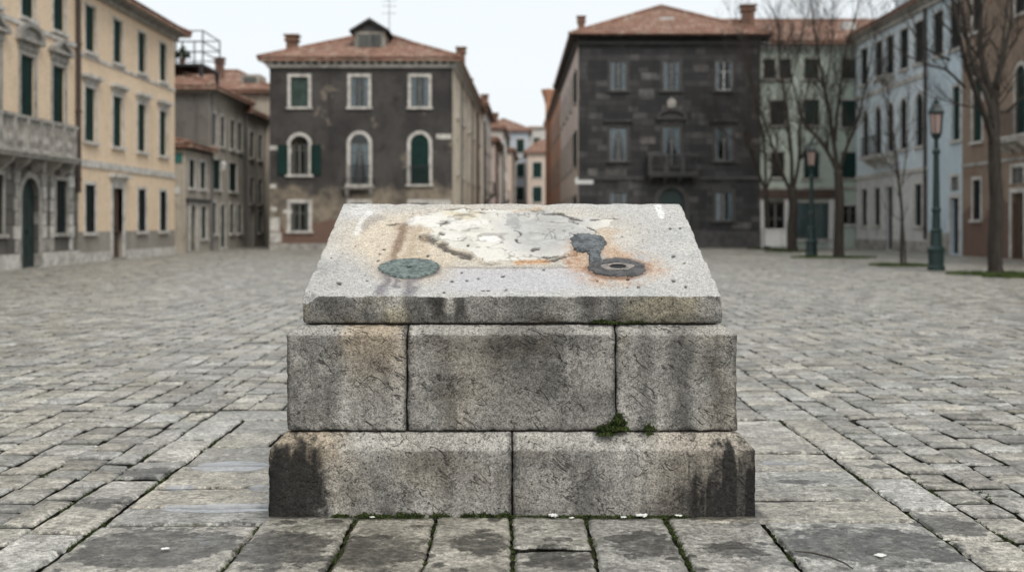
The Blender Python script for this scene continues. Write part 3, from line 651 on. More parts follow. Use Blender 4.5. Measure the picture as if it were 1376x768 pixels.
def paver(x0, x1, y0, y1, cell=None, gap=.008, tone=None, jit=.007):
    ek = .8 if cell is not None else None
    global pav_n
    x0 += gap; x1 -= gap; y0 += gap * 1.5; y1 -= gap * 1.5
    if x1 - x0 < .05 or y1 - y0 < .05: return
    j = RNG.uniform(-jit, jit, 8); h = RNG.uniform(-.004, .003); tx, ty = RNG.uniform(-.010, .010, 2)
    tint = float(np.clip(RNG.normal(.5, .25), 0, 1)) if tone is None else tone; hue = RNG.uniform(0, 1)
    if cell is None and y0 > 15: us = np.array([0, .02 / (x1 - x0), 1 - .02 / (x1 - x0), 1]); vs = np.array([0, .03 / (y1 - y0), 1 - .03 / (y1 - y0), 1])
    elif cell is None: us = np.array([0, .012 / (x1 - x0), .045 / (x1 - x0), 1 - .045 / (x1 - x0), 1 - .012 / (x1 - x0), 1]); vs = np.array([0, .014 / (y1 - y0), .06 / (y1 - y0), 1 - .06 / (y1 - y0), 1 - .014 / (y1 - y0), 1])
    else:
        us = lin(0, 1, cell / (x1 - x0), .015 / (x1 - x0)); vs = lin(0, 1, cell / (y1 - y0), .015 / (y1 - y0))
    U, Vv = [a.ravel() for a in np.meshgrid(us, vs, indexing='ij')]
    X = (x0 + j[0]) * (1 - U) * (1 - Vv) + (x1 + j[1]) * U * (1 - Vv) + (x0 + j[2]) * (1 - U) * Vv + (x1 + j[3]) * U * Vv
    Yy = (y0 + j[4]) * (1 - U) * (1 - Vv) + (y0 + j[5]) * U * (1 - Vv) + (y1 + j[6]) * (1 - U) * Vv + (y1 + j[7]) * U * Vv
    ed = np.minimum(np.minimum(U, 1 - U) * (x1 - x0), np.minimum(Vv, 1 - Vv) * (y1 - y0))
    h = h * 1.5; Z = h + tx * (U - .5) * .6 + ty * (Vv - .5) * .6 - (.011 * np.exp(-(ed / .007) ** 2))
    nu, nv = len(us), len(vs)
    if cell is not None:
        P = np.stack([X, Yy, X * 0], 1); Z = Z + (fbm(P, 7, 3, 3) - .5) * .008
        wob = np.exp(-(ed / .012) ** 2); X = X + wob * (fbm(P, 22, 3, 8) - .5) * .022; Yy = Yy + wob * (fbm(P, 22, 3, 9) - .5) * .022
        Z = Z - wob * np.clip(fbm(P, 14, 2, 12) - .55, 0, 1) * .04
    i = np.arange((nu - 1) * (nv - 1)); p = (i // (nv - 1)) * nv + i % (nv - 1)
    q = np.stack([p, p + nv, p + nv + 1, p + 1], 1)
    # skirt
    ring = np.concatenate([np.arange(nu) * nv, (nu - 1) * nv + np.arange(1, nv), np.arange(nu - 2, -1, -1) * nv + nv - 1, np.arange(nv - 2, 0, -1)])
    m = len(ring); n0 = nu * nv
    X = np.concatenate([X, X[ring]]); Yy = np.concatenate([Yy, Yy[ring]]); Z = np.concatenate([Z, np.full(m, -.06)])
    k = np.arange(m); sk = np.stack([ring[k], n0 + k, n0 + (k + 1) % m, ring[(k + 1) % m]], 1)[:, ::1]
    q = np.concatenate([q, sk[:, ::-1]])
    pav_V.append(np.stack([X, Yy, Z], 1)); pav_Q.append(q + pav_n); n = len(X); pav_n += n
    edx = np.minimum(U, 1 - U) * (x1 - x0); edy = np.minimum(Vv, 1 - Vv) * (y1 - y0) / 1.5
    eg = np.exp(-np.minimum(edx, edy) / .016); eg = eg * (ek if ek else RNG.uniform(.55, 1.0)); pav_A['edge'].append(np.concatenate([eg, np.ones(m)]))
    ft = np.maximum(np.abs(X) - 1.083, np.maximum(BY - Yy, Yy - BY - 1.5)); n_e = len(eg); pav_A['edge'][-1] = np.maximum(pav_A['edge'][-1], 1.7 * np.exp(-np.maximum(ft, 0) / .045))  # contact shadow, with some dirt, painted dark round the pedestal foot
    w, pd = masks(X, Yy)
    pav_A['tint'].append(np.full(n, tint)); pav_A['hue'].append(np.full(n, hue)); pav_A['wet'].append(w); pav_A['sheen'].append(pd)
# apron round the pedestal
C1 = .013
fr = [-1.09, -.69, -.335, 0., .325, .68, 1.09]
for a, b in zip(fr[:-1], fr[1:]):
    if abs(a) < .01: paver(a, b, 4.55, 5.07, C1, tone=.5); paver(a, b, 3.95, 4.55, C1, tone=.45); paver(a, b, 3.2, 3.95, .03)
    else: paver(a, b, 4.05, 5.07, C1, tone=RNG.uniform(.42, .62)); paver(a, b, 3.1, 4.05, .03)
for sgn, rows in ((-1, [3.3, 4.1, 4.92, 5.22, 5.62, 6.12, 6.62, 7.1, 7.55]), (1, [3.3, 4.12, 4.95, 5.36, 5.66, 6.0, 6.45, 6.95, 7.55])):
    for a, b in zip(rows[:-1], rows[1:]):
        if b <= 5.08: xs = [1.09, 1.78]
        elif RNG.uniform() < .35: xs = [.8, RNG.uniform(1.2, 1.45), 1.78]
        else: xs = [.8, 1.78]
        for p, q_ in zip(xs[:-1], xs[1:]): paver(min(sgn * p, sgn * q_), max(sgn * p, sgn * q_), a, b, C1 if b > 4.1 else .03, tone=float(np.clip(RNG.normal(.58, .16), 0, 1)))
    y = 3.2
    while y < 7.55:
        l = min(RNG.uniform(.42, .68), 7.55 - y)
        if 7.55 - y - l < .25: l = 7.55 - y
        paver(min(sgn * 1.78, sgn * 2.05), max(sgn * 1.78, sgn * 2.05), y, y + l, C1 if y > 3.7 else .03, tone=float(np.clip(RNG.normal(.78, .2), 0, 1))); y += l
paver(-.8, .8, 5.07, 6.62, .1); paver(-.8, .8, 6.62, 7.55, .1)
x = -2.05
while x < 2.05 - .01:
    l = min(RNG.uniform(.45, .7), 2.05 - x)
    if 2.05 - x - l < .25: l = 2.05 - x
    paver(x, x + l, 7.55, 7.97, .03, tone=float(np.clip(RNG.normal(.72, .15), 0, 1))); x += l
# small setts of the square, laid in strips running away from the viewer
def strip(xa, xb, ystart):
    y = ystart; c0 = RNG.uniform(-.12, .12)
    while y < 66:
        l = RNG.uniform(.14, .31)
        if y < 15 or True:
            xm = max(abs(xa), abs(xb))
            if min(abs(xa), abs(xb)) < .47 * y + 2.6: paver(xa, xb, y, y + l, None, .007, tone=float(np.clip(RNG.normal(.52 + c0, .27), 0, 1)), jit=.013)
        y += l
def strips(xa, xb, ystart):
    x = xa
    while x < xb - .001:
        w = RNG.uniform(.17, .30)
        if xb - x - w < .13: w = xb - x
        strip(x, x + w, ystart); x += w
strips(-16.5, -2.05, 2.8); strips(-2.05, 2.05, 7.97); strips(2.05, 18.4, 2.8)
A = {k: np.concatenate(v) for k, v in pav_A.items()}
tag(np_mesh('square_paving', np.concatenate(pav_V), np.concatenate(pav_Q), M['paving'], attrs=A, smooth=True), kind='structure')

# ------------------------------------------------------------------ small growth and litter
def leaf_clump(mb, c, rx, ry, rz, n, size, rnd, up=0.3):
    for _ in range(n):
        a, b = rnd.uniform(0, 6.283), rnd.random() ** .6
        p = Vector((c[0] + rx * b * math.cos(a), c[1] + ry * b * math.sin(a), c[2] + rz * rnd.random() * (1.1 - b)))
        d = Vector((rnd.uniform(-1, 1), rnd.uniform(-1, 1), rnd.uniform(-.2, 1) + up)).normalized(); s = size * rnd.uniform(.5, 1.4)
        e = d.cross(Vector((rnd.uniform(-1, 1), rnd.uniform(-1, 1), rnd.uniform(-1, 1)))).normalized() * s * .35
        mb.add([p, p + d * s * .5 + e, p + d * s, p + d * s * .5 - e], [(0, 1, 2, 3)])
rnd = random.Random(3)
def moss(label, parts, loc, size=.013, group=None):
    mb = MB()
    for (c, rx, ry, rz, n) in parts: leaf_clump(mb, c, rx, ry, rz, n, size, rnd)
    tag(mb.build('moss_tuft', M['moss'], loc=loc), label, 'moss', group)
c = (gx(822, MY), MY - .02, .372)
moss('thick dark moss tuft on the ledge of the base at right of centre', [(c, .075, .03, .035, 900), ((c[0] + .03, c[1] + .005, c[2] + .025), .035, .02, .05, 350), ((c[0] - .03, c[1] - .015, c[2] - .02), .04, .03, .02, 250)], c)
c = (gx(872, MY), MY - .015, .370); moss('small sparse moss tuft right of the thick one on the base ledge', [(c, .03, .018, .035, 160), ((c[0], c[1] - .025, c[2] - .015), .015, .02, .01, 50)], c, .011)
c = (gx(808, SY), SY - .008, .846); moss('moss tuft in the joint under the right half of the sloping slab', [(c, .055, .012, .016, 420), ((c[0] + .06, c[1], c[2] - .004), .04, .01, .008, 160), ((c[0] + .16, c[1], c[2]), .05, .008, .006, 90)], c, .010)
def fringe(x0, x1, dens, hgt):
    out = []; x = x0
    while x < x1:
        s = rnd.uniform(.015, .05); 
        if rnd.random() < dens: out.append(((x, BY - .012, -.004), s, .018, hgt * rnd.uniform(.4, 1.2), int(60 + 1500 * s)))
        x += s * 1.3
    return out
moss('moss fringe at the foot of the pedestal, left half', fringe(-.78, -.02, .85, .022), (-.4, BY, 0), .012)
moss('sparse moss fringe at the foot of the pedestal, right half', fringe(.02, .8, 1.0, .007), (.4, BY, 0), .010)
jm = MB()
def joint_moss(xa, ya, xb, yb, n, dens=1.0, w=.012, s=.010):
    for i in range(n):
        f = rnd.random()
        if math.sin(f * 23 + xa * 7) * .5 + .5 > dens: continue
        leaf_clump(jm, (xa + (xb - xa) * f + rnd.uniform(-w, w) * .5, ya + (yb - ya) * f + rnd.uniform(-w, w) * .5, -.016), w, w, .016, 9, s, rnd)
for (x, d) in ((-.69, .6), (-.335, .5), (0, .9), (.325, .6), (.68, 1.0), (1.09, .45), (-1.09, .5)): joint_moss(x, 4.05, x, 5.05, 150 if d > .95 else 70, d, .008, .008)
for sg in (-1, 1):
    joint_moss(sg * 1.78, 4.1, sg * 1.78, 7.6, 200, .7 if sg > 0 else .45, .009, .008); joint_moss(sg * 2.05, 4.2, sg * 2.05, 8, 200, .6, .009, .008)
for _ in range(150):
    y = rnd.uniform(4.6, 15); xx = rnd.choice((-1, 1)) * rnd.uniform(2.15, 2.3 + y * .35); joint_moss(xx, y, xx + rnd.uniform(-.03, .03), y + rnd.uniform(.15, .5), 16, 1.0, .012, .011)
tag(jm.build('joint_moss', M['moss']), kind='stuff')
def scrap(px, py, w, l, ang, label, h=.006):
    Y = 1987.7 / (py - HY); X = gx(px, Y); n = 6; mb = MB(); vs = []; r0 = random.Random(int(px))
    for i in range(n):
        for j in range(n):
            a, b = (i / (n - 1) - .5) * w, (j / (n - 1) - .5) * l; a += r0.uniform(-.002, .002)
            vs.append((X + a * math.cos(ang) - b * math.sin(ang), Y + a * math.sin(ang) + b * math.cos(ang), .008 + h * abs(math.sin(i * 1.3 + j * .9 + px))))
    top = [(i * n + j, (i + 1) * n + j, (i + 1) * n + j + 1, i * n + j + 1) for i in range(n - 1) for j in range(n - 1)]
    mb.add(vs, top); o = mb.build('paper_scrap', M['paper'], loc=(X, Y, .006)); m = o.modifiers.new('thick', 'SOLIDIFY'); m.thickness = .0012
    tag(o, label, 'litter', 'scraps of paper at the pedestal foot')
scrap(744, 696, .032, .04, .3, 'white folded paper scrap at the pedestal foot just right of its middle', .012)
scrap(862, 696, .05, .03, -.2, 'widest white paper scrap at the pedestal foot, towards the right', .012)
scrap(838, 697, .024, .016, .1, 'tiny white paper scrap left of the widest one', .004)
scrap(768, 698, .022, .014, .8, 'tiny thin paper scrap right of the folded one', .004)
scrap(912, 695, .03, .018, -.5, 'narrow white paper scrap by the mossy joint on the right', .005)
scrap(500, 697, .018, .016, .4, 'yellowish paper crumb in the moss left of the middle', .004)
scrap(222, 739, .03, .022, .4, 'white paper fleck in the damp patch on the left slab', .002)
scrap(1183, 748, .04, .035, .7, 'white paper fleck in the damp patch on the right slab', .002)
pts = [Vector((gx(px, 1987.7 / (py - HY)), 1987.7 / (py - HY), .012)) for (px, py) in ((1068, 744), (1090, 746), (1115, 752), (1135, 760), (1146, 768))]
mb = MB(); mb.tube(pts, [.002, .004, .004, .0035, .002], 6); tag(mb.build('dry_twig', M['twigdry'], loc=pts[0]), 'thin dark curved twig lying on the front right slab', 'twig')

# ------------------------------------------------------------------ architecture helpers
class F:
    """facade frame: s along, z up, d outwards"""
    def __init__(self, a, b):
        self.o = Vector((a[0], a[1], 0)); e = Vector((b[0] - a[0], b[1] - a[1], 0)); self.W = e.length; self.u = e.normalized(); self.n = Vector((self.u.y, -self.u.x, 0))
    def p(self, s, z, d=0): return self.o + self.u * s + self.n * d + Vector((0, 0, z))
    def box(self, mb, s0, s1, z0, z1, d0, d1):
        P = self.p; mb.hexa([P(s0, z0, d1), P(s1, z0, d1), P(s1, z0, d0), P(s0, z0, d0), P(s0, z1, d1), P(s1, z1, d1), P(s1, z1, d0), P(s0, z1, d0)])
    def prism(self, mb, pts, d0, d1): mb.prism([self.p(s, z, d1) for (s, z) in pts], self.n * (d0 - d1))
def arc(s0, s1, z1, n=12):
    r = (s1 - s0) / 2; c = (s0 + s1) / 2; zs = z1 - r
    return [(c - r * math.cos(math.pi * k / n), zs + r * math.sin(math.pi * k / n)) for k in range(n + 1)]
def wall(mb, f, z0, z1, ops, s0=0.0, s1=None, depth=.28):
    s1 = f.W if s1 is None else s1
    ops = [o for o in ops if o[2] < z1 and o[3] > z0 and o[0] > s0 - .01 and o[1] < s1 + .01]
    ss = sorted(set([s0, s1] + [v for o in ops for v in o[:2]])); zz = sorted(set([z0, z1] + [min(max(v, z0), z1) for o in ops for v in o[2:4]]))
    for a, b in zip(ss[:-1], ss[1:]):
        for c, d in zip(zz[:-1], zz[1:]):
            m, n = (a + b) / 2, (c + d) / 2
            if any(o[0] < m < o[1] and o[2] < n < o[3] for o in ops): continue
            mb.poly([f.p(a, c), f.p(b, c), f.p(b, d), f.p(a, d)])
    for (a, b, c, d, ar) in ops:
        c0 = max(c, z0); P = f.p
        if ar:
            A = arc(a, b, d); zs = d - (b - a) / 2; h = len(A) // 2
            mb.poly([P(a, d)] + [P(*q) for q in A[:h + 1]] + []); mb.poly([P(*q) for q in A[h:]] + [P(b, d)])
            for q, w in zip(A[:-1], A[1:]): mb.poly([P(*q), P(*w), P(w[0], w[1], -depth), P(q[0], q[1], -depth)])
            d = zs
        else: mb.poly([P(a, d), P(b, d), P(b, d, -depth), P(a, d, -depth)])
        mb.poly([P(a, c0), P(a, d), P(a, d, -depth), P(a, c0, -depth)]); mb.poly([P(b, d), P(b, c0), P(b, c0, -depth), P(b, d, -depth)])
        mb.poly([P(b, c0), P(a, c0), P(a, c0, -depth), P(b, c0, -depth)])
def window(root, f, sc, z0, w, h, kind='shutter', arch=False, fw=.13, trim='white_stone', sill=True, lintel=None, opensh=False, sh='shutter', curtain=None, name='window', rail=False, proud=.025):
    """fills an opening; returns the opening rectangle for the wall"""
    a, b, z1 = sc - w / 2, sc + w / 2, z0 + h
    e = .003; mb = MB()
    if fw > 0:
        zt = z1 if not arch else z1 - w / 2
        f.box(mb, a - fw, a + e, z0, zt, -.01, proud); f.box(mb, b - e, b + fw, z0, zt, -.01, proud)
        if arch:
            A = arc(a + e, b - e, z1 - e); B = arc(a - fw, b + fw, z1 + fw)
            for i in range(len(A) - 1):
                q = [B[i], B[i + 1], A[i + 1], A[i]]
                f.prism(mb, q, -.01, proud)
        else: f.box(mb, a - fw, b + fw, z1 - e, z1 + fw, -.01, proud)
    else: f.box(mb, a + .001, b - .001, z1 - .05, z1 - .001, -.14, -.02)
    root_w = mb.build(name, M[trim], root)
    if sill:
        mb = MB(); f.box(mb, a - fw - .06, b + fw + .06, z0 - .11, z0 - .001, -.2, .11); mb.build('sill', M[trim], root_w)
    if lintel:
        mb = MB(); zl = z1 + fw + .10
        if lintel == 'cornice': f.box(mb, a - fw - .02, b + fw + .02, z1 + fw, zl + .06, 0, .06); f.box(mb, a - fw - .16, b + fw + .16, zl + .06, zl + .18, 0, .2); f.box(mb, a - fw - .1, b + fw + .1, zl, zl + .06, 0, .13)
        elif lintel == 'tri':
            f.box(mb, a - fw - .02, b + fw + .02, z1 + fw, zl + .12, 0, .06); f.box(mb, a - fw - .2, b + fw + .2, zl + .12, zl + .22, 0, .2)
            L = a - fw - .2; Rr = b + fw + .2; m = (L + Rr) / 2; zb = zl + .22; ht = .42
            f.prism(mb, [(L, zb), (L + .28, zb), (m, zb + ht - .14), (m, zb + ht)], 0, .2); f.prism(mb, [(m, zb + ht), (m, zb + ht - .14), (Rr - .28, zb), (Rr, zb)], 0, .2)
            f.prism(mb, [(L + .28, zb), (Rr - .28, zb), (m, zb + ht - .14)], 0, .06)
        elif lintel == 'seg':
            f.box(mb, a - fw - .02, b + fw + .02, z1 + fw, zl + .12, 0, .06); f.box(mb, a - fw - .2, b + fw + .2, zl + .12, zl + .22, 0, .2)
            L = a - fw - .2; Rr = b + fw + .2; m = (L + Rr) / 2; hw = (Rr - L) / 2; zb = zl + .22; ht = .48; n = 10
            O = [(m - hw * math.cos(math.pi * k / n), zb + ht * math.sin(math.pi * k / n) ** .8) for k in range(n + 1)]; I = [(m - (hw - .16) * math.cos(math.pi * k / n), zb + (ht - .13) * math.sin(math.pi * k / n) ** .8) for k in range(n + 1)]
            for k in range(n): f.prism(mb, [O[k + 1], O[k], I[k], I[k + 1]], 0, .2)
            f.prism(mb, I[::-1], 0, .06)
        mb.build('lintel', M[trim], root_w)
    def leaf(s0, s1, za, zb, d0, d1):
        mb = MB(); t = .07
        if arch and d1 < 0:
            A = [q for q in arc(a + .004, b - .004, z1 - .004) if s0 - .006 <= q[0] <= s1 + .006]
            f.prism(mb, [(s0, za), (s1, za)] + A[::-1], d0, d1 - .01); mb.build('shutter', M[sh], root_w); return
        f.box(mb, s0, s0 + t, za, zb, d0, d1); f.box(mb, s1 - t, s1, za, zb, d0, d1); f.box(mb, s0 + t, s1 - t, za, za + t, d0, d1); f.box(mb, s0 + t, s1 - t, zb - t, zb, d0, d1)
        f.box(mb, s0 + t, s1 - t, (za + zb) / 2 - .04, (za + zb) / 2 + .04, d0, d1); f.box(mb, s0 + t, s1 - t, za + t, zb - t, d0 + .004, d1 - .014)
        mb.build('shutter', M[sh], root_w)
    if kind == 'shutter':
        leaf(a + .006, sc - .004, z0 + .004, z1 - .006, -.12, -.06); leaf(sc + .004, b - .006, z0 + .004, z1 - .006, -.12, -.06)
    elif kind == 'door':
        mb = MB(); zt = z1 - .006 if not arch else z1 - w / 2
        for (p, q) in ((a + .006, sc - .004), (sc + .004, b - .006)):
            f.box(mb, p, q, z0 + .004, zt, -.2, -.15)
            for k in range(3):
                zz0 = z0 + .15 + k * (zt - z0 - .2) / 3; f.box(mb, p + .09, q - .09, zz0, zz0 + (zt - z0) / 3 - .17, -.15, -.135)
        lf = mb.build('door_leaf', M[sh], root_w); mb = MB(); f.box(mb, sc + .05, sc + .09, z0 + 1.0, z0 + 1.12, -.15, -.09); mb.build('handle', M['iron'], lf)
        if arch:
            mb = MB(); f.prism(mb, [(b - .006, zt), *[q for q in arc(a + .006, b - .006, z1 - .006)][::-1]][1:], -.2, -.16); mb.build('fanlight', M[sh], root_w)
    else:
        A = [(a + .01, z0 + .01), (b - .01, z0 + .01)] + ([q for q in arc(a + .01, b - .01, z1 - .01)][::-1] if arch else [(b - .01, z1 - .01), (a + .01, z1 - .01)])
        mb = MB(); f.prism(mb, A, -.096, -.088); mb.build('pane', M['glass'], root_w)
        mb = MB(); t = .055; zt = z1 - w / 2 if arch else z1
        f.box(mb, a + .002, a + t, z0 + .002, zt, -.085, -.04); f.box(mb, b - t, b - .002, z0 + .002, zt, -.085, -.04); f.box(mb, sc - .035, sc + .035, z0 + t, zt - (0 if arch else t), -.085, -.04)
        f.box(mb, a + t, b - t, z0 + .002, z0 + t, -.086, -.04)
        f.box(mb, a + t, b - t, zt - (.03 if arch else t), zt - .002, -.086, -.04); f.box(mb, a + t, sc - .035, z0 + h * .62, z0 + h * .62 + .04, -.084, -.045); f.box(mb, sc + .035, b - t, z0 + h * .62, z0 + h * .62 + .04, -.084, -.045)
        mb.build('sash', M['sash_white' if kind == 'glass_white' else 'sash'], root_w)
        if curtain:
            top = zt - .03
            for sg in (-1, 1):
                mb = MB(); n = 9
                L0, L1 = (a + .03, sc - .03) if sg < 0 else (sc + .03, b - .03)
                vs = []
                for iz in range(7):
                    v = iz / 6
                    if curtain == 'tied': inn = .25 + .72 * v ** 1.6
                    else: inn = .56
                    q0, q1 = (L0, L0 + (L1 - L0) * inn) if sg < 0 else (L1 - (L1 - L0) * inn, L1)
                    for k in range(n): vs.append(f.p(q0 + (q1 - q0) * k / (n - 1), z0 + .03 + (top - z0 - .03) * v, -.125 + .015 * (-1) ** k))
                mb.add(vs, [(i * n + k, i * n + k + 1, (i + 1) * n + k + 1, (i + 1) * n + k) for i in range(6) for k in range(n - 1)])
                o = mb.build('curtain', M['curtain' if curtain != 'warm' else 'curtain_warm'], root_w); o.modifiers.new('thick', 'SOLIDIFY').thickness = .004
        # dark room behind
    if opensh:
        zt = z1 if not arch else z1 - w / 2
        g0 = fw + .03; lw = w / 2 + .04
        leaf(a - g0 - lw + .08, a - g0 + .08, z0, zt, proud + .01, proud + .06); leaf(b + g0 - .08, b + g0 + lw - .08, z0, zt, proud + .01, proud + .06)
    if rail:
        mb = MB(); f.box(mb, a - .08, b + .08, z0 + .9, z0 + .94, .12, .16); f.box(mb, a - .08, b + .08, z0 + .04, z0 + .07, .12, .16)
        k = a - .06
        while k < b + .08: f.box(mb, k, k + .02, z0 + .07, z0 + .9, .13, .15); k += .11
        mb.build('railing', M['iron'], root_w)
    return (a, b, z0, z1, arch)
def roof_face(mb, p0, p1, t1, t0, pitch=.24, amp=.05):
    p0, p1, t0, t1 = map(Vector, (p0, p1, t0, t1)); e = (p1 - p0); L = e.length; e.normalize()
    n = e.cross(((t0 + t1) / 2 - p0)).normalized(); up = n.cross(e).normalized()
    if n.z < 0: n = -n
    a0, b0 = (t0 - p0).dot(e), (t0 - p0).dot(up); a1, b1 = (t1 - p0).dot(e), (t1 - p0).dot(up)
    if b0 < 0: up = -up; b0, b1 = -b0, -b1
    def vmax(a):
        if a < a0: return b0 * a / max(a0, 1e-6)
        if a > a1: return b1 * (L - a) / max(L - a1, 1e-6)
        return b0 + (b1 - b0) * ((a - a0) / max(a1 - a0, 1e-6))
    nu = max(8, int(L / pitch * 6)); rows = 10; vs = []
    for i in range(nu + 1):
        a = L * i / nu; vm = max(vmax(a), 0); w = amp * abs(math.sin(math.pi * a / pitch))
        for j in range(rows + 1): vs.append(p0 + e * a + up * (vm * j / rows) + n * (w + .02 + (.018 if j < rows else 0)))
    fs = [(i * (rows + 1) + j, (i + 1) * (rows + 1) + j, (i + 1) * (rows + 1) + j + 1, i * (rows + 1) + j + 1) for i in range(nu) for j in range(rows)]
    mb.add(vs, fs)
    mb.prism([p0, p1, t1] + ([t0] if (t0 - t1).length > 1e-3 else []), (0, 0, -.12))
def hip_roof(root, c, H, rise, ridge, over=.4, name='roof', caps=True):
    """c: four plan corners CCW from front left; ridge: two plan points"""
    ctr = sum((Vector((p[0], p[1], 0)) for p in c), Vector()) / 4; E = []
    for i in range(4):
        p = Vector((c[i][0], c[i][1], 0)); d0 = (p - Vector((*c[i - 1], 0))).normalized(); d1 = (p - Vector((*c[(i + 1) % 4], 0))).normalized()
        q = p + (d0 + d1) * over; E.append(Vector((q.x, q.y, H)))
    r0, r1 = Vector((*ridge[0], H + rise)), Vector((*ridge[1], H + rise)); mb = MB()
    alongY = abs(r1.y - r0.y) > abs(r1.x - r0.x)
    if alongY: fc = [(E[0], E[1], r0, r0), (E[1], E[2], r1, r0), (E[2], E[3], r1, r1), (E[3], E[0], r0, r1)]; hips = [(E[0], r0), (E[1], r0), (E[2], r1), (E[3], r1), (r0, r1)]
    else: fc = [(E[0], E[1], r1, r0), (E[1], E[2], r1, r1), (E[2], E[3], r0, r1), (E[3], E[0], r0, r0)]; hips = [(E[0], r0), (E[1], r1), (E[2], r1), (E[3], r0), (r0, r1)]
    for (p0, p1, t1, t0) in fc: roof_face(mb, p0, p1, t1, t0)
    for p, q in hips:
        if (p - q).length > .1: mb.tube([p + Vector((0, 0, .07)), q + Vector((0, 0, .09))], [.11, .11], 8)
    return mb.build(name, M['tiles'], root)
def cornice(root, c, H, over, trim, hgt=.28, dent=True, name='cornice'):
    mb = MB()
    for i in range(4):
        f = F(c[i], c[(i + 1) % 4])
        f.box(mb, -.03, f.W + .03, H - hgt, H - hgt * .6, -.02, over * .35); f.box(mb, -over + .003 * i, f.W + over - .003 * i, H - hgt * .28 + .002 * i, H - .005 - .002 * i, -.02, over - .002 * i)
        if dent:
            s = .05
            while s < f.W: f.box(mb, s, s + .14, H - hgt * .6, H - hgt * .28, -.02, over * .72); s += .4
    return mb.build(name, M[trim], root)
def chimney(root, x, y, z0, z1, w=.5, kind='block'):
    mb = MB(); mb.box(x - w / 2, x + w / 2, y - w / 2, y + w / 2, z0, z1 - .3); mb.box(x - w * .66, x + w * .66, y - w * .66, y + w * .66, z1 - .3, z1 - .18); mb.box(x - w * .55, x + w * .55, y - w * .55, y + w * .55, z1 - .18, z1 - .04)
    if kind == 'funnel': mb.lathe((x, y, z1 - .06), [(w * .45, 0), (w * .5, .1), (w * .95, .7), (w * .95, .82), (w * .6, .86)], 12)
    else: mb.box(x - w * .72, x + w * .72, y - w * .72, y + w * .72, z1 - .04, z1 + .05)
    return mb.build('chimney', M['chimney'], root)
def house(name, label, c, H, mats, sides, group=None, depth=.28, bands=None):
    """c: plan corners CCW from the front left; mats: per side; sides: {side: fn(root, f) -> openings}; bands {side: [(z, mat)]}"""
    x = sum(p[0] for p in c) / 4; y = min(p[1] for p in c)
    root = thing(name, label, 'building', (x, y, 0), group)
    for i in range(4):
        f = F(c[i], c[(i + 1) % 4]); ops = sides[i](root, f) if i in sides else []
        lv = [(-.3, mats[i])] + (bands or {}).get(i, []) + [(H, None)]
        for (za, m), (zb, _) in zip(lv[:-1], lv[1:]):
            mb = MB(); wall(mb, f, za, zb, ops, depth=depth)
            mb.build('wall', M[m], root)
    # a dark inner lining keeps the rooms closed
    return root
def pipe(root, f, s, z0, z1, mat='pipe', r=.055):
    mb = MB(); mb.tube([f.p(s, z0, .09), f.p(s, z1, .09)], [r, r], 8)
    z = z0 + .4
    while z < z1: mb.tube([f.p(s, z, .09), f.p(s, z + .06, .09)], [r * 1.35, r * 1.35], 8); z += 2.2
    return mb.build('downpipe', M[mat], root, smooth=False)
def strip_part(root, f, name, mat, z0, z1, d=.05, s0=0, s1=None, d0=-.01):
    mb = MB(); f.box(mb, s0, f.W if s1 is None else s1, z0, z1, d0, d); return mb.build(name, M[mat], root)
def balustrade(root, f, s0, s1, z0, proj, hgt=.95, mat='white_stone', slab=.16, brackets=4, balus=None, name='balcony', iron=False):
    mb = MB(); f.box(mb, s0, s1, z0 - slab, z0, 0, proj); f.box(mb, s0 - .05, s1 + .05, z0 - slab * .45, z0 - .02, 0, proj + .05)
    b = mb.build(name, M[mat], root); mt = M['iron'] if iron else M[mat]
    for k in range(brackets):
        s = s0 + .15 + (s1 - s0 - .3) * k / max(brackets - 1, 1); mb = MB()
        mb.prism([f.p(s - .09, z0 - slab, 0), f.p(s - .09, z0 - slab, proj * .85), f.p(s - .09, z0 - slab - .14, proj * .7), f.p(s - .09, z0 - slab - .42, .0)], f.u * .18); mb.build('bracket', M[mat], b)
    mb = MB(); hw = .09 if not iron else .025
    f.box(mb, s0, s1, z0 + hgt - .1 * (1 if not iron else .4), z0 + hgt, proj - .02 - hw * 2, proj - .02)
    f.box(mb, s0, s0 + 2 * hw, z0 + hgt - .1 * (1 if not iron else .4) + .003, z0 + hgt - .003, 0, proj - .02 - hw * 2); f.box(mb, s1 - 2 * hw, s1, z0 + hgt - .1 * (1 if not iron else .4) + .003, z0 + hgt - .003, 0, proj - .02 - hw * 2)
    mb.build('handrail', mt, b)
    n = balus or int((s1 - s0) / (.17 if not iron else .12))
    for k in range(n):
        s = s0 + hw + (s1 - s0 - 2 * hw) * k / (n - 1); mb = MB(); p = f.p(s, z0, proj - .02 - hw)
        if iron: mb.tube([p, p + Vector((0, 0, hgt - .05))], [.011, .011], 5)
        elif k % 5 == 0: mb.box(p.x - .09, p.x + .09, p.y - .09, p.y + .09, z0, z0 + hgt - .1)
        else: mb.lathe(p, [(.06, 0), (.06, .05), (.035, .1), (.065, .28), (.03, .5), (.055, hgt - .15), (.055, hgt - .1)], 8)
        mb.build('pier' if (k % 5 == 0 and not iron) else 'baluster', mt, b)
    return b

# ================================================================== BUILDINGS, left side of the square
XL = -14.2
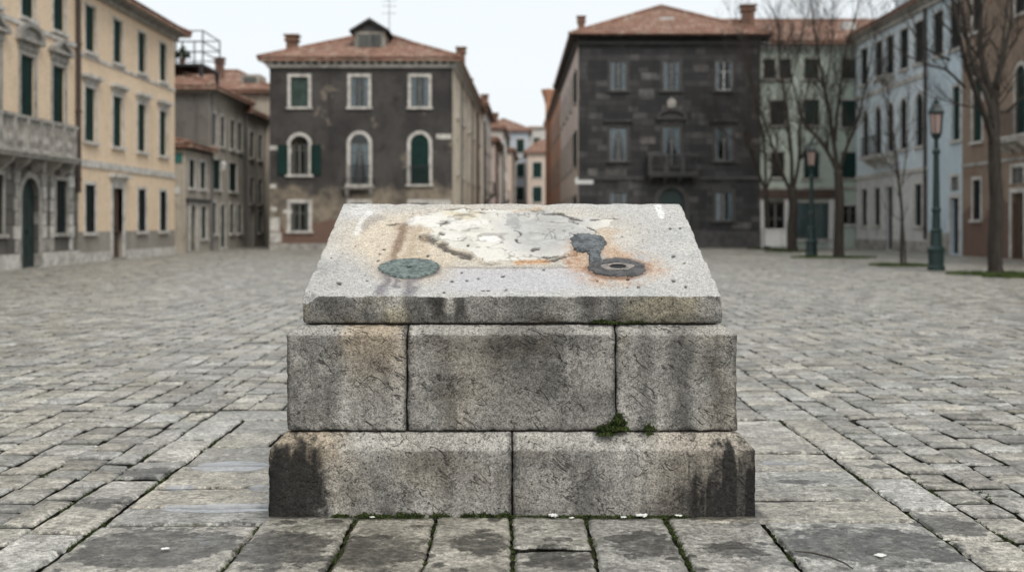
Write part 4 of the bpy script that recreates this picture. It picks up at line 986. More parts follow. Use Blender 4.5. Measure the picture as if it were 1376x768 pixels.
# --- cream palazzo with the balcony
def pal_side(root, f):       # f runs along +Y from y=24
    s = lambda y: y - 24.0; ops = []
    for y, lt in ((26.45, 'tri'), (28.75, 'seg'), (31.05, 'tri'), (33.35, 'seg'), (35.65, 'tri')):
        ops.append(window(root, f, s(y), 3.45, .95, 2.75, 'shutter', lintel=lt, fw=.16, trim='grey_stone', sill=False))
        ops.append(window(root, f, s(y), 7.3, .9, 1.55, 'shutter', fw=.10, trim='white_stone'))
    for y in (26.4, 28.7, 31.3, 35.85): ops.append(window(root, f, s(y), 1.0, .85, 1.65, 'shutter', fw=.12, trim='grey_stone', sh='shutter_dark'))
    ops.append(window(root, f, s(33.55), .0, 1.25, 2.65, 'door', arch=True, fw=.18, trim='grey_stone', sill=False, sh='greendoor', name='doorway'))
    strip_part(root, f, 'plinth', 'white_stone', 0, .42, .06, 0, s(32.7)); strip_part(root, f, 'plinth', 'white_stone', 0, .42, .06, s(34.4), s(37.24))
    strip_part(root, f, 'string_course', 'white_stone', 7.0, 7.14, .06)
    balustrade(root, f, s(27), s(36.0), 3.35, .52, 1.0, 'grey_stone', .18, 9)
    pipe(root, f, s(37.05), 2.3, 10.0, 'pipe', .085)
    rq = random.Random(6)
    for (yy, w) in ((32.62, .34), (34.5, .34), (36.6, .4), (35.1, .26), (31.0, .3), (29.9, .3)):
        for k in range(7):
            z = .45 + k * .40; ww = w * (1 if k % 2 else .62)
            mb = MB(); f.box(mb, s(yy) - ww / 2, s(yy) + ww / 2, z, z + .37, -.01, .03 + rq.random() * .02); mb.build('quoin_stone', M['white_stone' if rq.random() < .6 else 'grey_stone'], root)
    return ops
H = 10.1; c = [(-24, 24), (XL, 24), (XL, 37.24), (-24, 37.24)]
r = house('palazzo', 'cream palazzo with a stone balcony over a rusticated grey ground floor, far left', c, H, ['cream', 'rustic', 'cream', 'cream'], {1: pal_side}, bands={1: [(3.2, 'cream')]})
cornice(r, c, H, .55, 'white_stone', .4); hip_roof(r, c, H, 2.2, [(-19, 28.5), (-19, 33)], .6)
# --- cream house, four bays
def cream_side(root, f):
    s = lambda y: y - 37.26; ops = []
    for y in (38.3, 40.97, 43.65, 46.3):
        ops.append(window(root, f, s(y), 4.05, .95, 1.8, 'shutter', fw=.14, trim='white_stone', lintel='cornice'))
        ops.append(window(root, f, s(y), 7.05, .9, 1.55, 'shutter_dark' and 'shutter', fw=.08, trim='white_stone'))
        if y != 40.97: ops.append(window(root, f, s(y), 1.0, .88, 1.6, 'shutter', fw=.11, trim='white_stone', sh='shutter_dark'))
    ops.append(window(root, f, s(41.0), .06, 1.05, 2.5, 'door', fw=.22, trim='white_stone', sill=False, lintel='cornice', sh='wood', name='doorway'))
    strip_part(root, f, 'string_course', 'white_stone', 3.18, 3.42, .05); strip_part(root, f, 'string_course', 'white_stone', 6.82, 6.93, .035)
    for (p, q) in ((0, s(40.2)), (s(41.8), f.W)): strip_part(root, f, 'plinth', 'white_stone', 0, .32, .05, p, q)
    return ops
H = 9.3; c = [(-24, 37.26), (XL, 37.26), (XL, 47.9), (-24, 47.9)]
r = house('town_house', 'cream three storey house with green shutters and a brown door', c, H, ['cream', 'dado', 'cream', 'cream'], {1: cream_side}, bands={1: [(1.02, 'cream')]})
cornice(r, c, H, .5, 'grey_stone', .34); hip_roof(r, c, H, 2.0, [(-19, 41), (-19, 44)], .55)
# --- low shed-like house, and the old grey houses behind it
XO = -14.4
def small_side(root, f):
    ops = [window(root, f, 1.0, 2.9, .95, 1.25, 'shutter', fw=.1, trim='white_stone', sh='shutter_dark'), window(root, f, 2.8, 2.9, .95, 1.25, 'shutter', fw=.1, trim='white_stone')]
    ops.append(window(root, f, 1.25, .05, .9, 2.05, 'door', fw=.25, trim='white_stone', sill=False, sh='shutter_dark', name='doorway')); ops.append(window(root, f, 2.95, .6, .9, 1.5, 'shutter', fw=.12, trim='white_stone'))
    strip_part(root, f, 'string_course', 'dark_stone', 2.25, 2.42, .1); return ops
H = 4.75; c = [(-22, 50.2), (XO, 50.2), (XO, 54.05), (-22, 54.05)]
r = house('low_house', 'low old house with tiled roof beside the cream house', c, H, ['old_pale', 'old_grey', 'old_grey', 'old_grey'], {1: small_side})
cornice(r, c, H, .3, 'dark_stone', .2, False); hip_roof(r, c, H, 1.0, [(-19, 53.9), (-18.5, 53.95)], .35)
def oldA(root, f):
    ops = []
    for s, w in ((.9, .85), (2.5, .85), (4.5, .9), (6.1, .9)): ops.append(window(root, f, s, 5.1, w, 1.5, 'shutter', fw=.11, trim='white_stone', sh='shutter_dark'))
    for s in (1.3, 4.6): ops.append(window(root, f, s, 2.95, 1.7, 1.45, 'shutter', fw=.05, trim='white_stone'))
    for s in (.9, 2.6, 4.4, 6.1): ops.append(window(root, f, s, .12 if s == 2.6 else .8, .9, 1.5 if s != 2.6 else 2.1, 'shutter', fw=.1, trim='white_stone'))
    pipe(root, f, .25, 0, 7.6, 'greypipe'); pipe(root, f, 7.2, 0, 7.4, 'greypipe'); return ops
H = 7.75; c = [(-23, 54.1), (XO, 54.1), (XO, 61.5), (-23, 61.5)]
r = house('old_house', 'dark old house with a roof terrace of metal rails above its tiles', c, H, ['old_dark', 'old_grey', 'old_dark', 'old_dark'], {1: oldA})
cornice(r, c, H, .35, 'grey_stone', .24, False); hip_roof(r, c, H, 1.45, [(-20, 57.8), (-17.5, 57.8)], .4)
tr = MB(); x0, x1, y0, y1, zt = -17.6, -15.0, 55.2, 58.4, 9.05
tr.box(x0, x1, y0, y1, zt - .12, zt)
for xx in (x0 + .1, x1 - .1):
    for yy in (y0 + .1, y1 - .1): tr.box(xx - .08, xx + .08, yy - .08, yy + .08, 7.8, zt - .12)
ter = tr.build('roof_terrace', M['iron'], r); mb = MB()
for xx in (x0, (x0 + x1) / 2, x1):
    for yy in (y0, y1): mb.box(xx - .03, xx + .03, yy - .03, yy + .03, zt, zt + 1.6)
for zz in (.55, 1.05, 1.58):
    for yy in (y0, y1): mb.box(x0, x1, yy - .025, yy + .025, zt + zz - .025, zt + zz + .024)
    for xx in (x0, x1): mb.box(xx - .026, xx + .026, y0, y1, zt + zz - .022, zt + zz + .022)
mb.build('terrace_rail', M['iron'], ter)
for k in range(3):
    px_, py_ = x0 + .4 + k * .55, y0 + .35; mb = MB(); mb.lathe((px_, py_, zt), [(.12, 0), (.17, .3), (.15, .3), (.14, .27)], 10); root = thing('potted_plant', 'bushy potted plant on the roof terrace, ' + ('nearest the cream house', 'between two others', 'farthest from the cream house')[k], 'plant', (px_, py_, zt), 'potted plants on the roof terrace')
    mb.build('pot', M['chimney'], root); mb = MB(); leaf_clump(mb, (px_, py_, zt + .28), .38, .38, .75, 260, .14, rnd); mb.build('foliage', M['leaves'], root)
def oldB(root, f):
    ops = [window(root, f, 1.0, 4.9, .95, 1.4, 'shutter', fw=.11, trim='white_stone', sh='shutter_dark'), window(root, f, 3.1, 4.9, .95, 1.4, 'shutter', fw=.11, trim='white_stone')]
    ops += [window(root, f, 1.0, 2.4, .95, 1.4, 'shutter', fw=.11, trim='white_stone'), window(root, f, 3.1, 2.4, .95, 1.4, 'shutter', fw=.11, trim='white_stone')]
    ops += [window(root, f, 1.0, .05, .9, 2.0, 'door', fw=.11, trim='white_stone', sill=False, sh='shutter_dark', name='doorway'), window(root, f, 3.1, .8, .95, 1.2, 'shutter', fw=.11, trim='white_stone')]; return ops
H = 7.35; c = [(-23, 61.52), (-14.3, 61.52), (-14.3, 66.0), (-23, 66.0)]
r = house('old_house', 'narrow old pale house in the alley between two taller ones', c, H, ['old_grey', 'old_pale', 'old_grey', 'old_grey'], {1: oldB}); cornice(r, c, H, .3, 'grey_stone', .22, False); hip_roof(r, c, H, 1.0, [(-19, 63.8), (-17, 63.8)], .35)
def oldC(root, f):
    return [window(root, f, s, z, .95, 1.5, 'shutter', fw=.11, trim='white_stone') for s in (1.2, 3.4, 5.6) for z in (6.4, 3.7, 1.0)]
def oldCf(root, f): return [window(root, f, 7.4, 7.55, .6, .8, 'glass', fw=.1, trim='white_stone')]
H = 8.95; c = [(-23, 66.02), (-14.0, 66.02), (-14.0, 75), (-23, 75)]
r = house('old_house', 'taller old house closing the alley, with a tiled roof and dormer', c, H, ['old_pale', 'old_grey', 'old_grey', 'old_grey'], {0: oldCf, 1: oldC}); cornice(r, c, H, .35, 'grey_stone', .24); hip_roof(r, c, H, 1.7, [(-19, 70.5), (-17, 70.5)], .4)
mb = MB(); mb.box(-16.0, -14.9, 67.2, 69, 9.2, 10.1); d = mb.build('dormer', M['old_grey'], r); mb = MB(); mb.box(-15.8, -15.1, 67.16, 67.22, 9.5, 9.95); mb.build('pane', M['glass'], d); chimney(r, -17.6, 68.5, 9.5, 11.2, .45)
c = [(-23, 75.02), (-12.2, 75.02), (-12.2, 92), (-23, 92)]
r = house('old_house', 'dark house shutting off the far end of the alley', c, 9.2, ['old_dark'] * 4, {0: lambda root, f: [window(root, f, 9.5, z, .8, 1.4, 'shutter', fw=.11, trim='white_stone') for z in (1.0, 3.8, 6.6)]}); hip_roof(r, c, 9.2, 2, [(-18, 80), (-18, 87)])
# --- central dark stucco house
A0, B0, C0, D0 = (-12.1, 56.8), (-2.97, 56.8), (-2.46, 78.4), (-9.2, 78.4)  # unseen rear left corner drawn in to let more sky light into the alley
def dk_front(root, f):
    cs = [gx(p, 56.8) + 12.1 for p in (402.5, 483, 564)]; ops = []
    for i, s in enumerate(cs):
        ops.append(window(root, f, s, 7.1, .88, 1.5, 'shutter' if i == 0 else 'glass', fw=.15, sh='shutter_pale', curtain=None if i == 0 else 'straight', proud=.06))
    ops.append(window(root, f, cs[0], 3.72, .92, 1.95, 'glass', arch=True, fw=.17, opensh=True, curtain='warm', sh='shutter'))
    ops.append(window(root, f, cs[1], 3.25, .92, 2.5, 'glass', arch=True, fw=.17, curtain='tied', rail=True)); ops.append(window(root, f, cs[2], 3.25, .92, 2.5, 'shutter', arch=True, fw=.17, rail=True, sh='shutter'))
    for i, s in enumerate(cs): ops.append(window(root, f, s, .92, .9, 1.4, 'glass', fw=.17, curtain='warm'))
    balustrade(root, f, cs[1] - .75, cs[1] + .75, 3.13, .3, .0001 + .4, 'grey_stone', .14, 2, 3, iron=True)
    rq = random.Random(2)
    for (s, z, w, h) in ((.2, 4.95, .4, .22), (.75, 4.8, .7, .2), (.15, 3.05, .35, .2), (.2, 1.9, .3, .22), (8.7, 5.5, .75, .25), (8.6, 2.2, .9, .28), (8.3, 1.75, .45, .3), (8.8, 1.3, .6, .25), (.25, .9, .5, .7), (.3, .35, .6, .5), (8.75, .4, .7, .8), (7.2, 1.6, .5, .2), (.9, 1.8, .45, .18)):
        mb = MB(); f.box(mb, max(s - w / 2, .01), min(s + w / 2, f.W - .01), z, z + h, -.01, .018 + rq.random() * .02); mb.build('quoin_stone', M['white_stone'], root)
    strip_part(root, f, 'plinth', 'grey_stone', 0, .3, .05)
    return ops
def dk_side(root, f):
    ops = []
    for s in (3.4, 8.2, 13.0, 18.6):
        for z, h in ((6.9, 1.5), (3.9, 1.8), (1.0, 1.5)): ops.append(window(root, f, s, z, .9, h, 'shutter', fw=.1, trim='white_stone', proud=.025))
    for s in (5.9, 15.8): pipe(root, f, s, 0, 9.1, 'greypipe', .05)
    strip_part(root, f, 'pilaster', 'grey_stone', 0, 9.0, .04, 10.4, 10.8)
    return ops
H = 9.47; c = [A0, B0, C0, D0]
r = house('stucco_house', 'dark grey stucco house with white framed arched windows, behind the pedestal on the left', c, H, ['dark_stucco', 'beige', 'beige', 'old_dark'], {0: dk_front, 1: dk_side}); DKH = r
cornice(r, c, H, .38, 'white_stone', .42); hip_roof(r, c, H, 2.05, [(-7.4, 61.6), (-6.0, 74)], .45)
def dormer(root, x, y, z, w, h, d):
    mb = MB(); mb.box(x - w / 2, x + w / 2, y, y + d, z, z + h); dm = mb.build('dormer', M['old_grey'], root)
    mb = MB(); ov = .25; pk = .55
    for sg in (-1, 1):
        a = [(x, y - ov, z + h + pk), (x + sg * (w / 2 + ov), y - ov, z + h - .05), (x + sg * (w / 2 + ov), y - ov, z + h + .07), (x, y - ov, z + h + pk + .14)]
        mb.prism(a, (0, d + ov, 0))
    mb.prism([(x - w / 2, y, z + h), (x + w / 2, y, z + h), (x, y, z + h + pk)], (0, d, 0)); mb.build('dormer_roof', M['dark_stone'], dm)
    mb = MB(); mb.box(x - w * .36, x + w * .36, y - .03, y + .02, z + .15, z + h - .12); mb.build('pane', M['glass'], dm)
    mb = MB()
    for (p, q) in ((-.42, -.36), (.36, .42), (-.02, .02)): mb.box(x + w * p, x + w * q, y - .06, y - .031, z + .1, z + h - .08)
    mb.build('sash', M['sash'], dm)
dormer(r, gx(497, 58.3), 58.3, 10.15, 1.55, .95, 3.0)
chimney(r, -11.45, 59.3, 9.6, 11.05, .55); chimney(r, -2.75, 61.5, 9.3, 10.75, .42); chimney(r, -2.75, 70.5, 9.3, 10.2, .5)
mb = MB(); p = Vector((gx(523, 63), 63, 11.2)); mb.tube([p, p + Vector((0, 0, 2.6))], [.025, .015], 6)
for zz in (1.7, 2.1, 2.4): mb.box(p.x - .4, p.x + .4, p.y - .012, p.y + .012, p.z + zz, p.z + zz + .02)
mb.build('antenna', M['iron'], r)
# --- street on the left of the alley behind the stucco house
def xs(y): return -4.305 + .0235 * y
def street_side(shut, step=3.0, mixg=1.3, trim='grey_stone'):
    def fn(root, f):
        ops = []; s = 1.4
        while s < f.W - 1:
            for z, h in ((7.0, 1.5), (4.0, 1.7), (.9, 1.7)): ops.append(window(root, f, s, z, .95, h, 'shutter' if (s * 2 + z) % 2 < mixg else 'glass', fw=.14, trim=trim, sh=shut, opensh=(s + z) % 3 < 1))
            s += step
        pipe(root, f, .2, 0, 9, 'pipe', .08)
        return ops
    return fn
far = [('street_house', 'beige house along the narrow street just past the stucco house', 78.42, 86, 9.75, 'beige', 'shutter', 0.0),
       ('street_house', 'white street house with dark shutters and a chimney, second past the stucco house', 86.02, 100, 10.3, 'farwhite', 'shutter', .12),
       ('street_house', 'low beige street house, third past the stucco house', 100.02, 111, 8.6, 'pinkish', 'shutter_dark', .5),
       ('street_house', 'white street house with balcony, fourth past the stucco house', 111.02, 126, 10.6, 'farwhite', 'shutter', .75),
       ('street_house', 'last pale house on the left of the narrow street', 126.02, 146, 9.4, 'farpink', 'shutter', 1.35)]
for (nm, lb, ya, yb, H, mt, sh, dx) in far:
    c = [(-12, ya), (xs(ya) + dx, ya), (xs(yb) + dx, yb), (-12, yb)]
    r = house(nm, lb, c, H, [mt] * 4, {1: street_side(sh)}); cornice(r, c, H, .35, 'grey_stone', .26, False); hip_roof(r, c, H, 1.6, [(-7, ya + 3), (-7, yb - 3)], .4)
    if ya == 86.02: chimney(r, xs(95) - .2, 95, 9.9, 12.0, .5); balustrade(r, F(c[1], c[2]), 4, 8, 3.7, .6, .9, 'grey_stone', .16, 2, None, iron=True)
    if ya == 111.02: chimney(r, xs(113), 113, 10.4, 12.2, .5); balustrade(r, F(c[1], c[2]), 4, 8, 3.7, .6, .9, 'grey_stone', .16, 2, None, iron=True)
def grid_front(ss, zs, w, h, sh='shutter', kind='shutter', fw=.12, trim='white_stone', **kw):
    return lambda root, f: [window(root, f, s, z, w, h, kind, fw=fw, trim=trim, sh=sh, **kw) for s in ss for z in zs]
c = [(-4.2, 150), (2.2, 150), (2.2, 162), (-4.2, 162)]
r = house('far_house', 'far blue grey house with hipped red roof at the end of the street', c, 13.5, ['farblue'] * 4, {0: grid_front([1.5, 3.4, 5.3], [1.2, 4.3, 7.4, 10.6], 1.0, 1.8, 'shutter')}); hip_roof(r, c, 13.5, 2.0, [(-1.2, 155.5), (-1.2, 157)], .5)
f0 = F(c[0], c[1]); strip_part(r, f0, 'string_course', 'white_stone', 9.9, 10.2, .1); balustrade(r, f0, 4.2, 6.2, 4.0, .7, .9, 'grey_stone', .16, 2, None, iron=True)
c = [(2.22, 156), (4.6, 156), (4.6, 166), (2.22, 166)]
r = house('far_house', 'far white block peeping over the pink house', c, 14.4, ['farwhite'] * 4, {0: grid_front([1.2], [11.5], .9, 1.5)}); cornice(r, c, 14.4, .3, 'white_stone', .3, False)
mb = MB(); mb.box(2.22, 4.6, 156, 166, 14.38, 14.6); mb.build('roof', M['tiles'], r)
c = [(1.9, 140), (7.5, 140), (7.5, 149), (1.9, 149)]
r = house('far_house', 'far pink house with dark green shutters at the end of the street', c, 10.0, ['farpink'] * 4, {0: grid_front([1.2, 3.7], [1.0, 3.9, 6.9], 1.1, 1.9, 'shutter')}); cornice(r, c, 10, .3, 'white_stone', .3, False); hip_roof(r, c, 10, 1.7, [(3.5, 144.5), (6, 144.5)], .4)
# --- right hand dark stone palazzo
A0, B0, C0, D0 = (3.5, 60), (13.1, 60), (13.1, 82), (3.5, 82)
def pz_front(root, f):
    cs = [gx(p, 60) - 3.5 for p in (831, 902.5, 973)]; ops = []
    for i, s in enumerate(cs):
        ops.append(window(root, f, s, 8.3, .86, 1.55, 'glass_white' if i == 2 else 'glass', fw=.14, trim='dark_stone', curtain='straight'))
        ops.append(window(root, f, s, 4.6 if i != 1 else 4.3, .9, 1.75 if i != 1 else 2.1, 'glass', fw=.14, trim='dark_stone', curtain='tied', lintel='cornice' if i != 1 else 'seg'))
        if i != 1: ops.append(window(root, f, s, 1.45, .9, 1.5, 'glass', fw=.16, trim='dark_stone', curtain='straight'))
    ops.append(window(root, f, cs[1], .05, 1.35, 3.1, 'door', arch=True, fw=.25, trim='dark_stone', sill=False, sh='greendoor', name='doorway'))
    balustrade(root, f, cs[1] - 1.3, cs[1] + 1.3, 3.95, .6, .95, 'dark_stone', .22, 4)
    strip_part(root, f, 'string_course', 'dark_stone', 3.6, 3.78, .08, 0, cs[1] - 1.4); strip_part(root, f, 'string_course', 'dark_stone', 3.6, 3.78, .08, cs[1] + 1.4, f.W); strip_part(root, f, 'plinth', 'dark_stone', 0, .9, .09, 0, cs[1] - 1.0); strip_part(root, f, 'plinth', 'dark_stone', 0, .9, .09, cs[1] + 1.0, f.W)
    mb = MB(); f.prism(mb, [(cs[1] - .22, 7.4), (cs[1] + .2, 7.4), (cs[1] + .24, 7.75), (cs[1], 7.95), (cs[1] - .24, 7.75)][::1], 0, .09); mb.build('shield', M['grey_stone'], root)
    rq = random.Random(4)
    for k in range(34):
        s, z = rq.uniform(.6, f.W - .6), rq.uniform(1.2, 10.2); w, h = rq.choice((.5, .8, 1.1)), .36
        z = round(z / .42) * .42 + .03
        if any(a - .35 < s + w / 2 and s - w / 2 < b + .35 and z < t + .6 and z + h > q - .3 for (a, b, q, t, _) in ops): continue
        if 3.2 < z < 5.2 and abs(s - cs[1]) < 2: continue
        mb = MB(); f.box(mb, s - w / 2, s + w / 2, z, z + h, -.01, .012 + rq.random() * .014); mb.build('block', M['pal_a' if rq.random() < .6 else 'pal_b'], root)
    return ops
M['pal_a'] = m_stone('palazzo_block_grey', (.14, .132, .125), .5); M['pal_b'] = m_stone('palazzo_block_dark', (.10, .094, .09), .5)
def pz_side(root, f):
    return [window(root, f, s, z, 1.0, h, 'shutter', fw=.13, trim='grey_stone', sh='shutter', opensh=s > 15) for s in (3, 7, 11, 15, 19.5) for z, h in ((7.9, 1.7), (4.4, 1.9), (1.2, 1.6))]
H = 11.15; c = [A0, B0, C0, D0]
r = house('stone_palazzo', 'dark stone palazzo with small balcony and red hipped roof, right of the street', c, H, ['palazzo', 'palazzo', 'palazzo', 'pinkish'], {0: pz_front, 3: pz_side})
cornice(r, c, H, .5, 'dark_stone', .45, False); hip_roof(r, c, H, 2.45, [(8.5, 65), (8.5, 77)], .5)
chimney(r, gx(781, 62.2), 62.2, 11.2, 12.55, .36); chimney(r, gx(1005, 63), 63, 11.2, 13.3, .62); chimney(r, gx(993, 65), 65, 11.5, 12.8, .5)
mb = MB(); mb.box(8.05, 8.85, 62.2, 62.9, 12.2, 12.55); mb.build('skylight', M['sash_white'], r)
# --- orange street house with a tall chimney
c = [(3.52, 82.02), (12, 82.02), (12, 112), (3.52, 112)]
r = house('street_house', 'orange street house with a tall funnel chimney behind the dark palazzo', c, 11.0, ['orange'] * 4, {3: lambda root, f: [window(root, f, s, z, 1.0, 1.7, 'shutter', fw=.13, trim='grey_stone', sh='shutter_dark') for s in (3, 8, 13, 18, 23, 27) for z in (1.2, 4.4, 7.9)]}); cornice(r, c, 11, .35, 'grey_stone', .3, False); hip_roof(r, c, 11, 1.6, [(7.5, 86), (7.5, 108)], .4)
f3 = F(c[3], c[0]); mb = MB(); f3.box(mb, 7.2, 8.2, 0, 12.2, .0, .45); o = mb.build('chimney_stack', M['orange'], r)
mb = MB(); p = f3.p(7.7, 12.2, .22); mb.lathe(p, [(.3, 0), (.3, .2), (.42, .6), (.62, 1.2), (.62, 1.35), (.3, 1.4)], 12); mb.build('chimney_pot', M['orange'], o)
# --- pale green house with a shop
GY = 60.3
def gr_front(root, f):
    s = lambda px: gx(px, GY) - 13.12; ops = []
    for (p, z, w, h) in ((1034, 8.95, .62, 1.05), (1055, 8.95, .62, 1.05), (1090.5, 8.95, .75, 1.05), (1141, 8.95, .75, 1.05), (1045, 6.5, .8, 1.3), (1090.5, 6.5, .8, 1.35), (1141, 6.4, .8, 1.4), (1045, 3.75, .7, 1.3), (1090.5, 3.7, .8, 1.35), (1141, 3.7, .8, 1.35)):
        ops.append(window(root, f, s(p), z, w, h, 'shutter', fw=.07, trim='grey_stone', sh='shutter' if p > 1060 else 'shutter_dark'))
    ops.append(window(root, f, s(1141), 1.25, .85, 1.0, 'glass', fw=.08, trim='white_stone')); ops.append(window(root, f, s(1042), .1, 1.1, 2.3, 'glass', fw=.08, trim='fascia', sill=False, name='shop_door'))
    ops.append(window(root, f, s(1091), .45, 2.1, 1.95, 'shop', fw=.08, trim='white_stone'))
    strip_part(root, f, 'shop_fascia', 'fascia', 2.62, 3.05, .18, 0, s(1123)); strip_part(root, f, 'string_course', 'grey_stone', 3.1, 3.22, .08)
    for p in (1026, 1059, 1119): strip_part(root, f, 'pier', 'whitewash', 0, 2.61, .1, max(s(p) - .22, .02), s(p) + .22)
    mb = MB(); f.box(mb, s(1091) - 1.02, s(1091) + 1.02, .5, 2.35, -.26, -.23); mb.build('shop_blind', M['shopglass'], root)
    return ops
H = 10.85; c = [(13.12, GY), (24, GY), (24, 70), (13.12, 70)]
r = house('shop_house', 'pale green house with a shop front, behind the bare trees', c, H, ['green'] * 4, {0: gr_front}); cornice(r, c, H, .4, 'white_stone', .3, False)
mb = MB(); y0, y1, ry, rz = GY - .45, 70.4, 65.2, 12.85
roof_face(mb, (13.6, y0, H), (24.4, y0, H), (24.4, ry, rz), (13.6, ry, rz)); roof_face(mb, (24.4, y1, H), (13.6, y1, H), (13.6, ry, rz), (24.4, ry, rz)); mb.prism([(24, y0 + .3, H), (24, y1 - .3, H), (24, ry, rz - .05)], (.1, 0, 0))
roof_face(mb, (13.6, 62.9, 11.75), (13.6, 62.9, 11.75), (13.6, ry, rz), (9.6, ry, rz)) if False else None
mb.prism([(9.2, ry - 2.0, 11.9), (13.6, ry - 4.5, 11.15), (13.6, ry, rz), (9.2, ry, rz)], (0, 0, -.15)); mb.tube([(9.2, ry, rz + .05), (24.4, ry, rz + .05)], [.12, .12], 8)
mb.build('roof', M['tiles'], r); mb = MB(); mb.box(18.2, 18.9, 62.6, 63.2, 11.9, 12.4); mb.build('skylight', M['sash_white'], r)

# ================================================================== right side of the square
XR = 18.2
def yof(px): return XR * FPX / (px - CX)
# side 3 of these houses faces the square: frame runs from the back corner (large y) to the front corner
def rb(root, f):
    s = lambda px: 60.2 - yof(px); ops = []
    for p in (1161.5, 1181, 1196, 1215, 1235): ops.append(window(root, f, s(p), 8.45, 1.15, 1.85, 'shutter', fw=.07, sh='shutter_dark'))
    for p in (1163, 1180, 1196.5, 1214, 1235.5): ops.append(window(root, f, s(p), 4.75, .95, 2.35, 'shutter', arch=True, fw=.10, sh='shutter_dark'))
    for p in (1161.5, 1179, 1234): ops.append(window(root, f, s(p), 1.2, .85, 1.85, 'shutter', fw=.10, sh='shutter_dark'))
    ops.append(window(root, f, s(1195), .05, 1.0, 3.0, 'door', fw=.15, sill=False, sh='greendoor', name='doorway'))
    strip_part(root, f, 'string_course', 'white_stone', 3.6, 3.78, .07); strip_part(root, f, 'string_course', 'white_stone', 7.75, 7.95, .06); strip_part(root, f, 'plinth', 'grey_stone', 0, .5, .06, 0, s(1191)); strip_part(root, f, 'plinth', 'grey_stone', 0, .5, .06, s(1200), f.W)
    balustrade(root, f, s(1176), s(1204), 4.6, .75, .95, 'white_stone', .18, 3, None, iron=True); balustrade(root, f, s(1190), s(1203), 8.4, .5, .8, 'white_stone', .15, 2, None, iron=True)
    pipe(root, f, f.W - .1, .6, 10.9, 'pipe', .07); return ops
H = 11.1; c = [(XR, 49.82), (29, 49.82), (29, 60.2), (XR, 60.2)]
r = house('blue_palazzo', 'pale blue palazzo with white ground floor, arched windows and an iron balcony', c, H, ['paleblue', 'paleblue', 'paleblue', 'whitewash'], {3: rb}, bands={3: [(3.62, 'paleblue')]}); cornice(r, c, H, .5, 'white_stone', .4)
hip_roof(r, c, H, 2.2, [(23.5, 54), (23.5, 56)], .55)
mb = MB(); dz = 11.3; mb.box(18.9, 21.5, 52.2, 56.2, dz, dz + 1.9); dm = mb.build('roof_dormer', M['paleblue'], r); mb = MB(); mb.box(18.7, 21.7, 52.0, 56.4, dz + 1.9, dz + 2.1); mb.build('dormer_roof', M['grey_stone'], dm)
mb = MB(); mb.box(18.86, 18.93, 53.4, 54.9, dz + .5, dz + 1.6); mb.box(19.7, 20.7, 52.16, 52.23, dz + .5, dz + 1.6); mb.build('pane', M['glass'], dm)
def rb2(root, f):
    s = lambda px: 49.8 - yof(px)
    ops = [window(root, f, s(p), 8.45, 1.15, 1.85, 'shutter', fw=.07, sh='shutter_dark') for p in (1261, 1284)] + [window(root, f, s(1285), 4.7, .8, 2.2, 'shutter', fw=.11, sh='shutter')]
    ops.append(window(root, f, s(1283), .05, .85, 2.3, 'door', fw=.18, sill=False, sh='shutter_dark', name='doorway')); ops.append(window(root, f, s(1283), 2.62, .8, .6, 'glass', fw=.12, sill=False))
    strip_part(root, f, 'plinth', 'grey_stone', 0, .9, .05, 0, s(1283) - .66); return ops
c = [(XR, 46.02), (29, 46.02), (29, 49.8), (XR, 49.8)]
r = house('blue_house', 'narrow bright blue house squeezed beside the brown house', c, H, ['blue'] * 4, {3: rb2}); cornice(r, c, H - .002, .48, 'white_stone', .4); hip_roof(r, c, H, 1.6, [(22, 47.9), (25, 47.9)], .5)
def brn(root, f):
    s = lambda y: 46.0 - y; ops = []
    for y in (44.5, 40.7, 36.9, 33.1): ops.append(window(root, f, s(y), 4.5, .85, 2.45, 'shutter', arch=True, fw=.14, sh='shutter')); ops.append(window(root, f, s(y), 8.8, .85, 1.9, 'shutter', fw=.12, sh='shutter_dark'))
    for y in (44.55, 36.5, 33.5): ops.append(window(root, f, s(y), 1.45, .72, 1.55, 'shutter', fw=.13, sh='shutter_dark'))
    ops = [o for o in ops]
    ops.append(window(root, f, s(40.95), .05, 1.0, 2.35, 'door', fw=.18, sill=False, sh='wood', name='doorway')); ops.append(window(root, f, s(40.95), 2.72, .95, .6, 'glass', fw=.14, sill=False))
    balustrade(root, f, s(41.7), s(39.6), 4.4, .6, .95, 'white_stone', .2, 3, None, iron=True); strip_part(root, f, 'string_course', 'grey_stone', 3.55, 3.68, .04); return ops
c = [(XR, 28), (29, 28), (29, 46), (XR, 46)]
r = house('brown_house', 'brown ochre house with patched plaster and brick showing, at the right edge', c, 12.2, ['brown'] * 4, {3: brn}); cornice(r, c, 12.2, .5, 'white_stone', .4); hip_roof(r, c, 12.2, 2.2, [(23.5, 33), (23.5, 41)], .55)

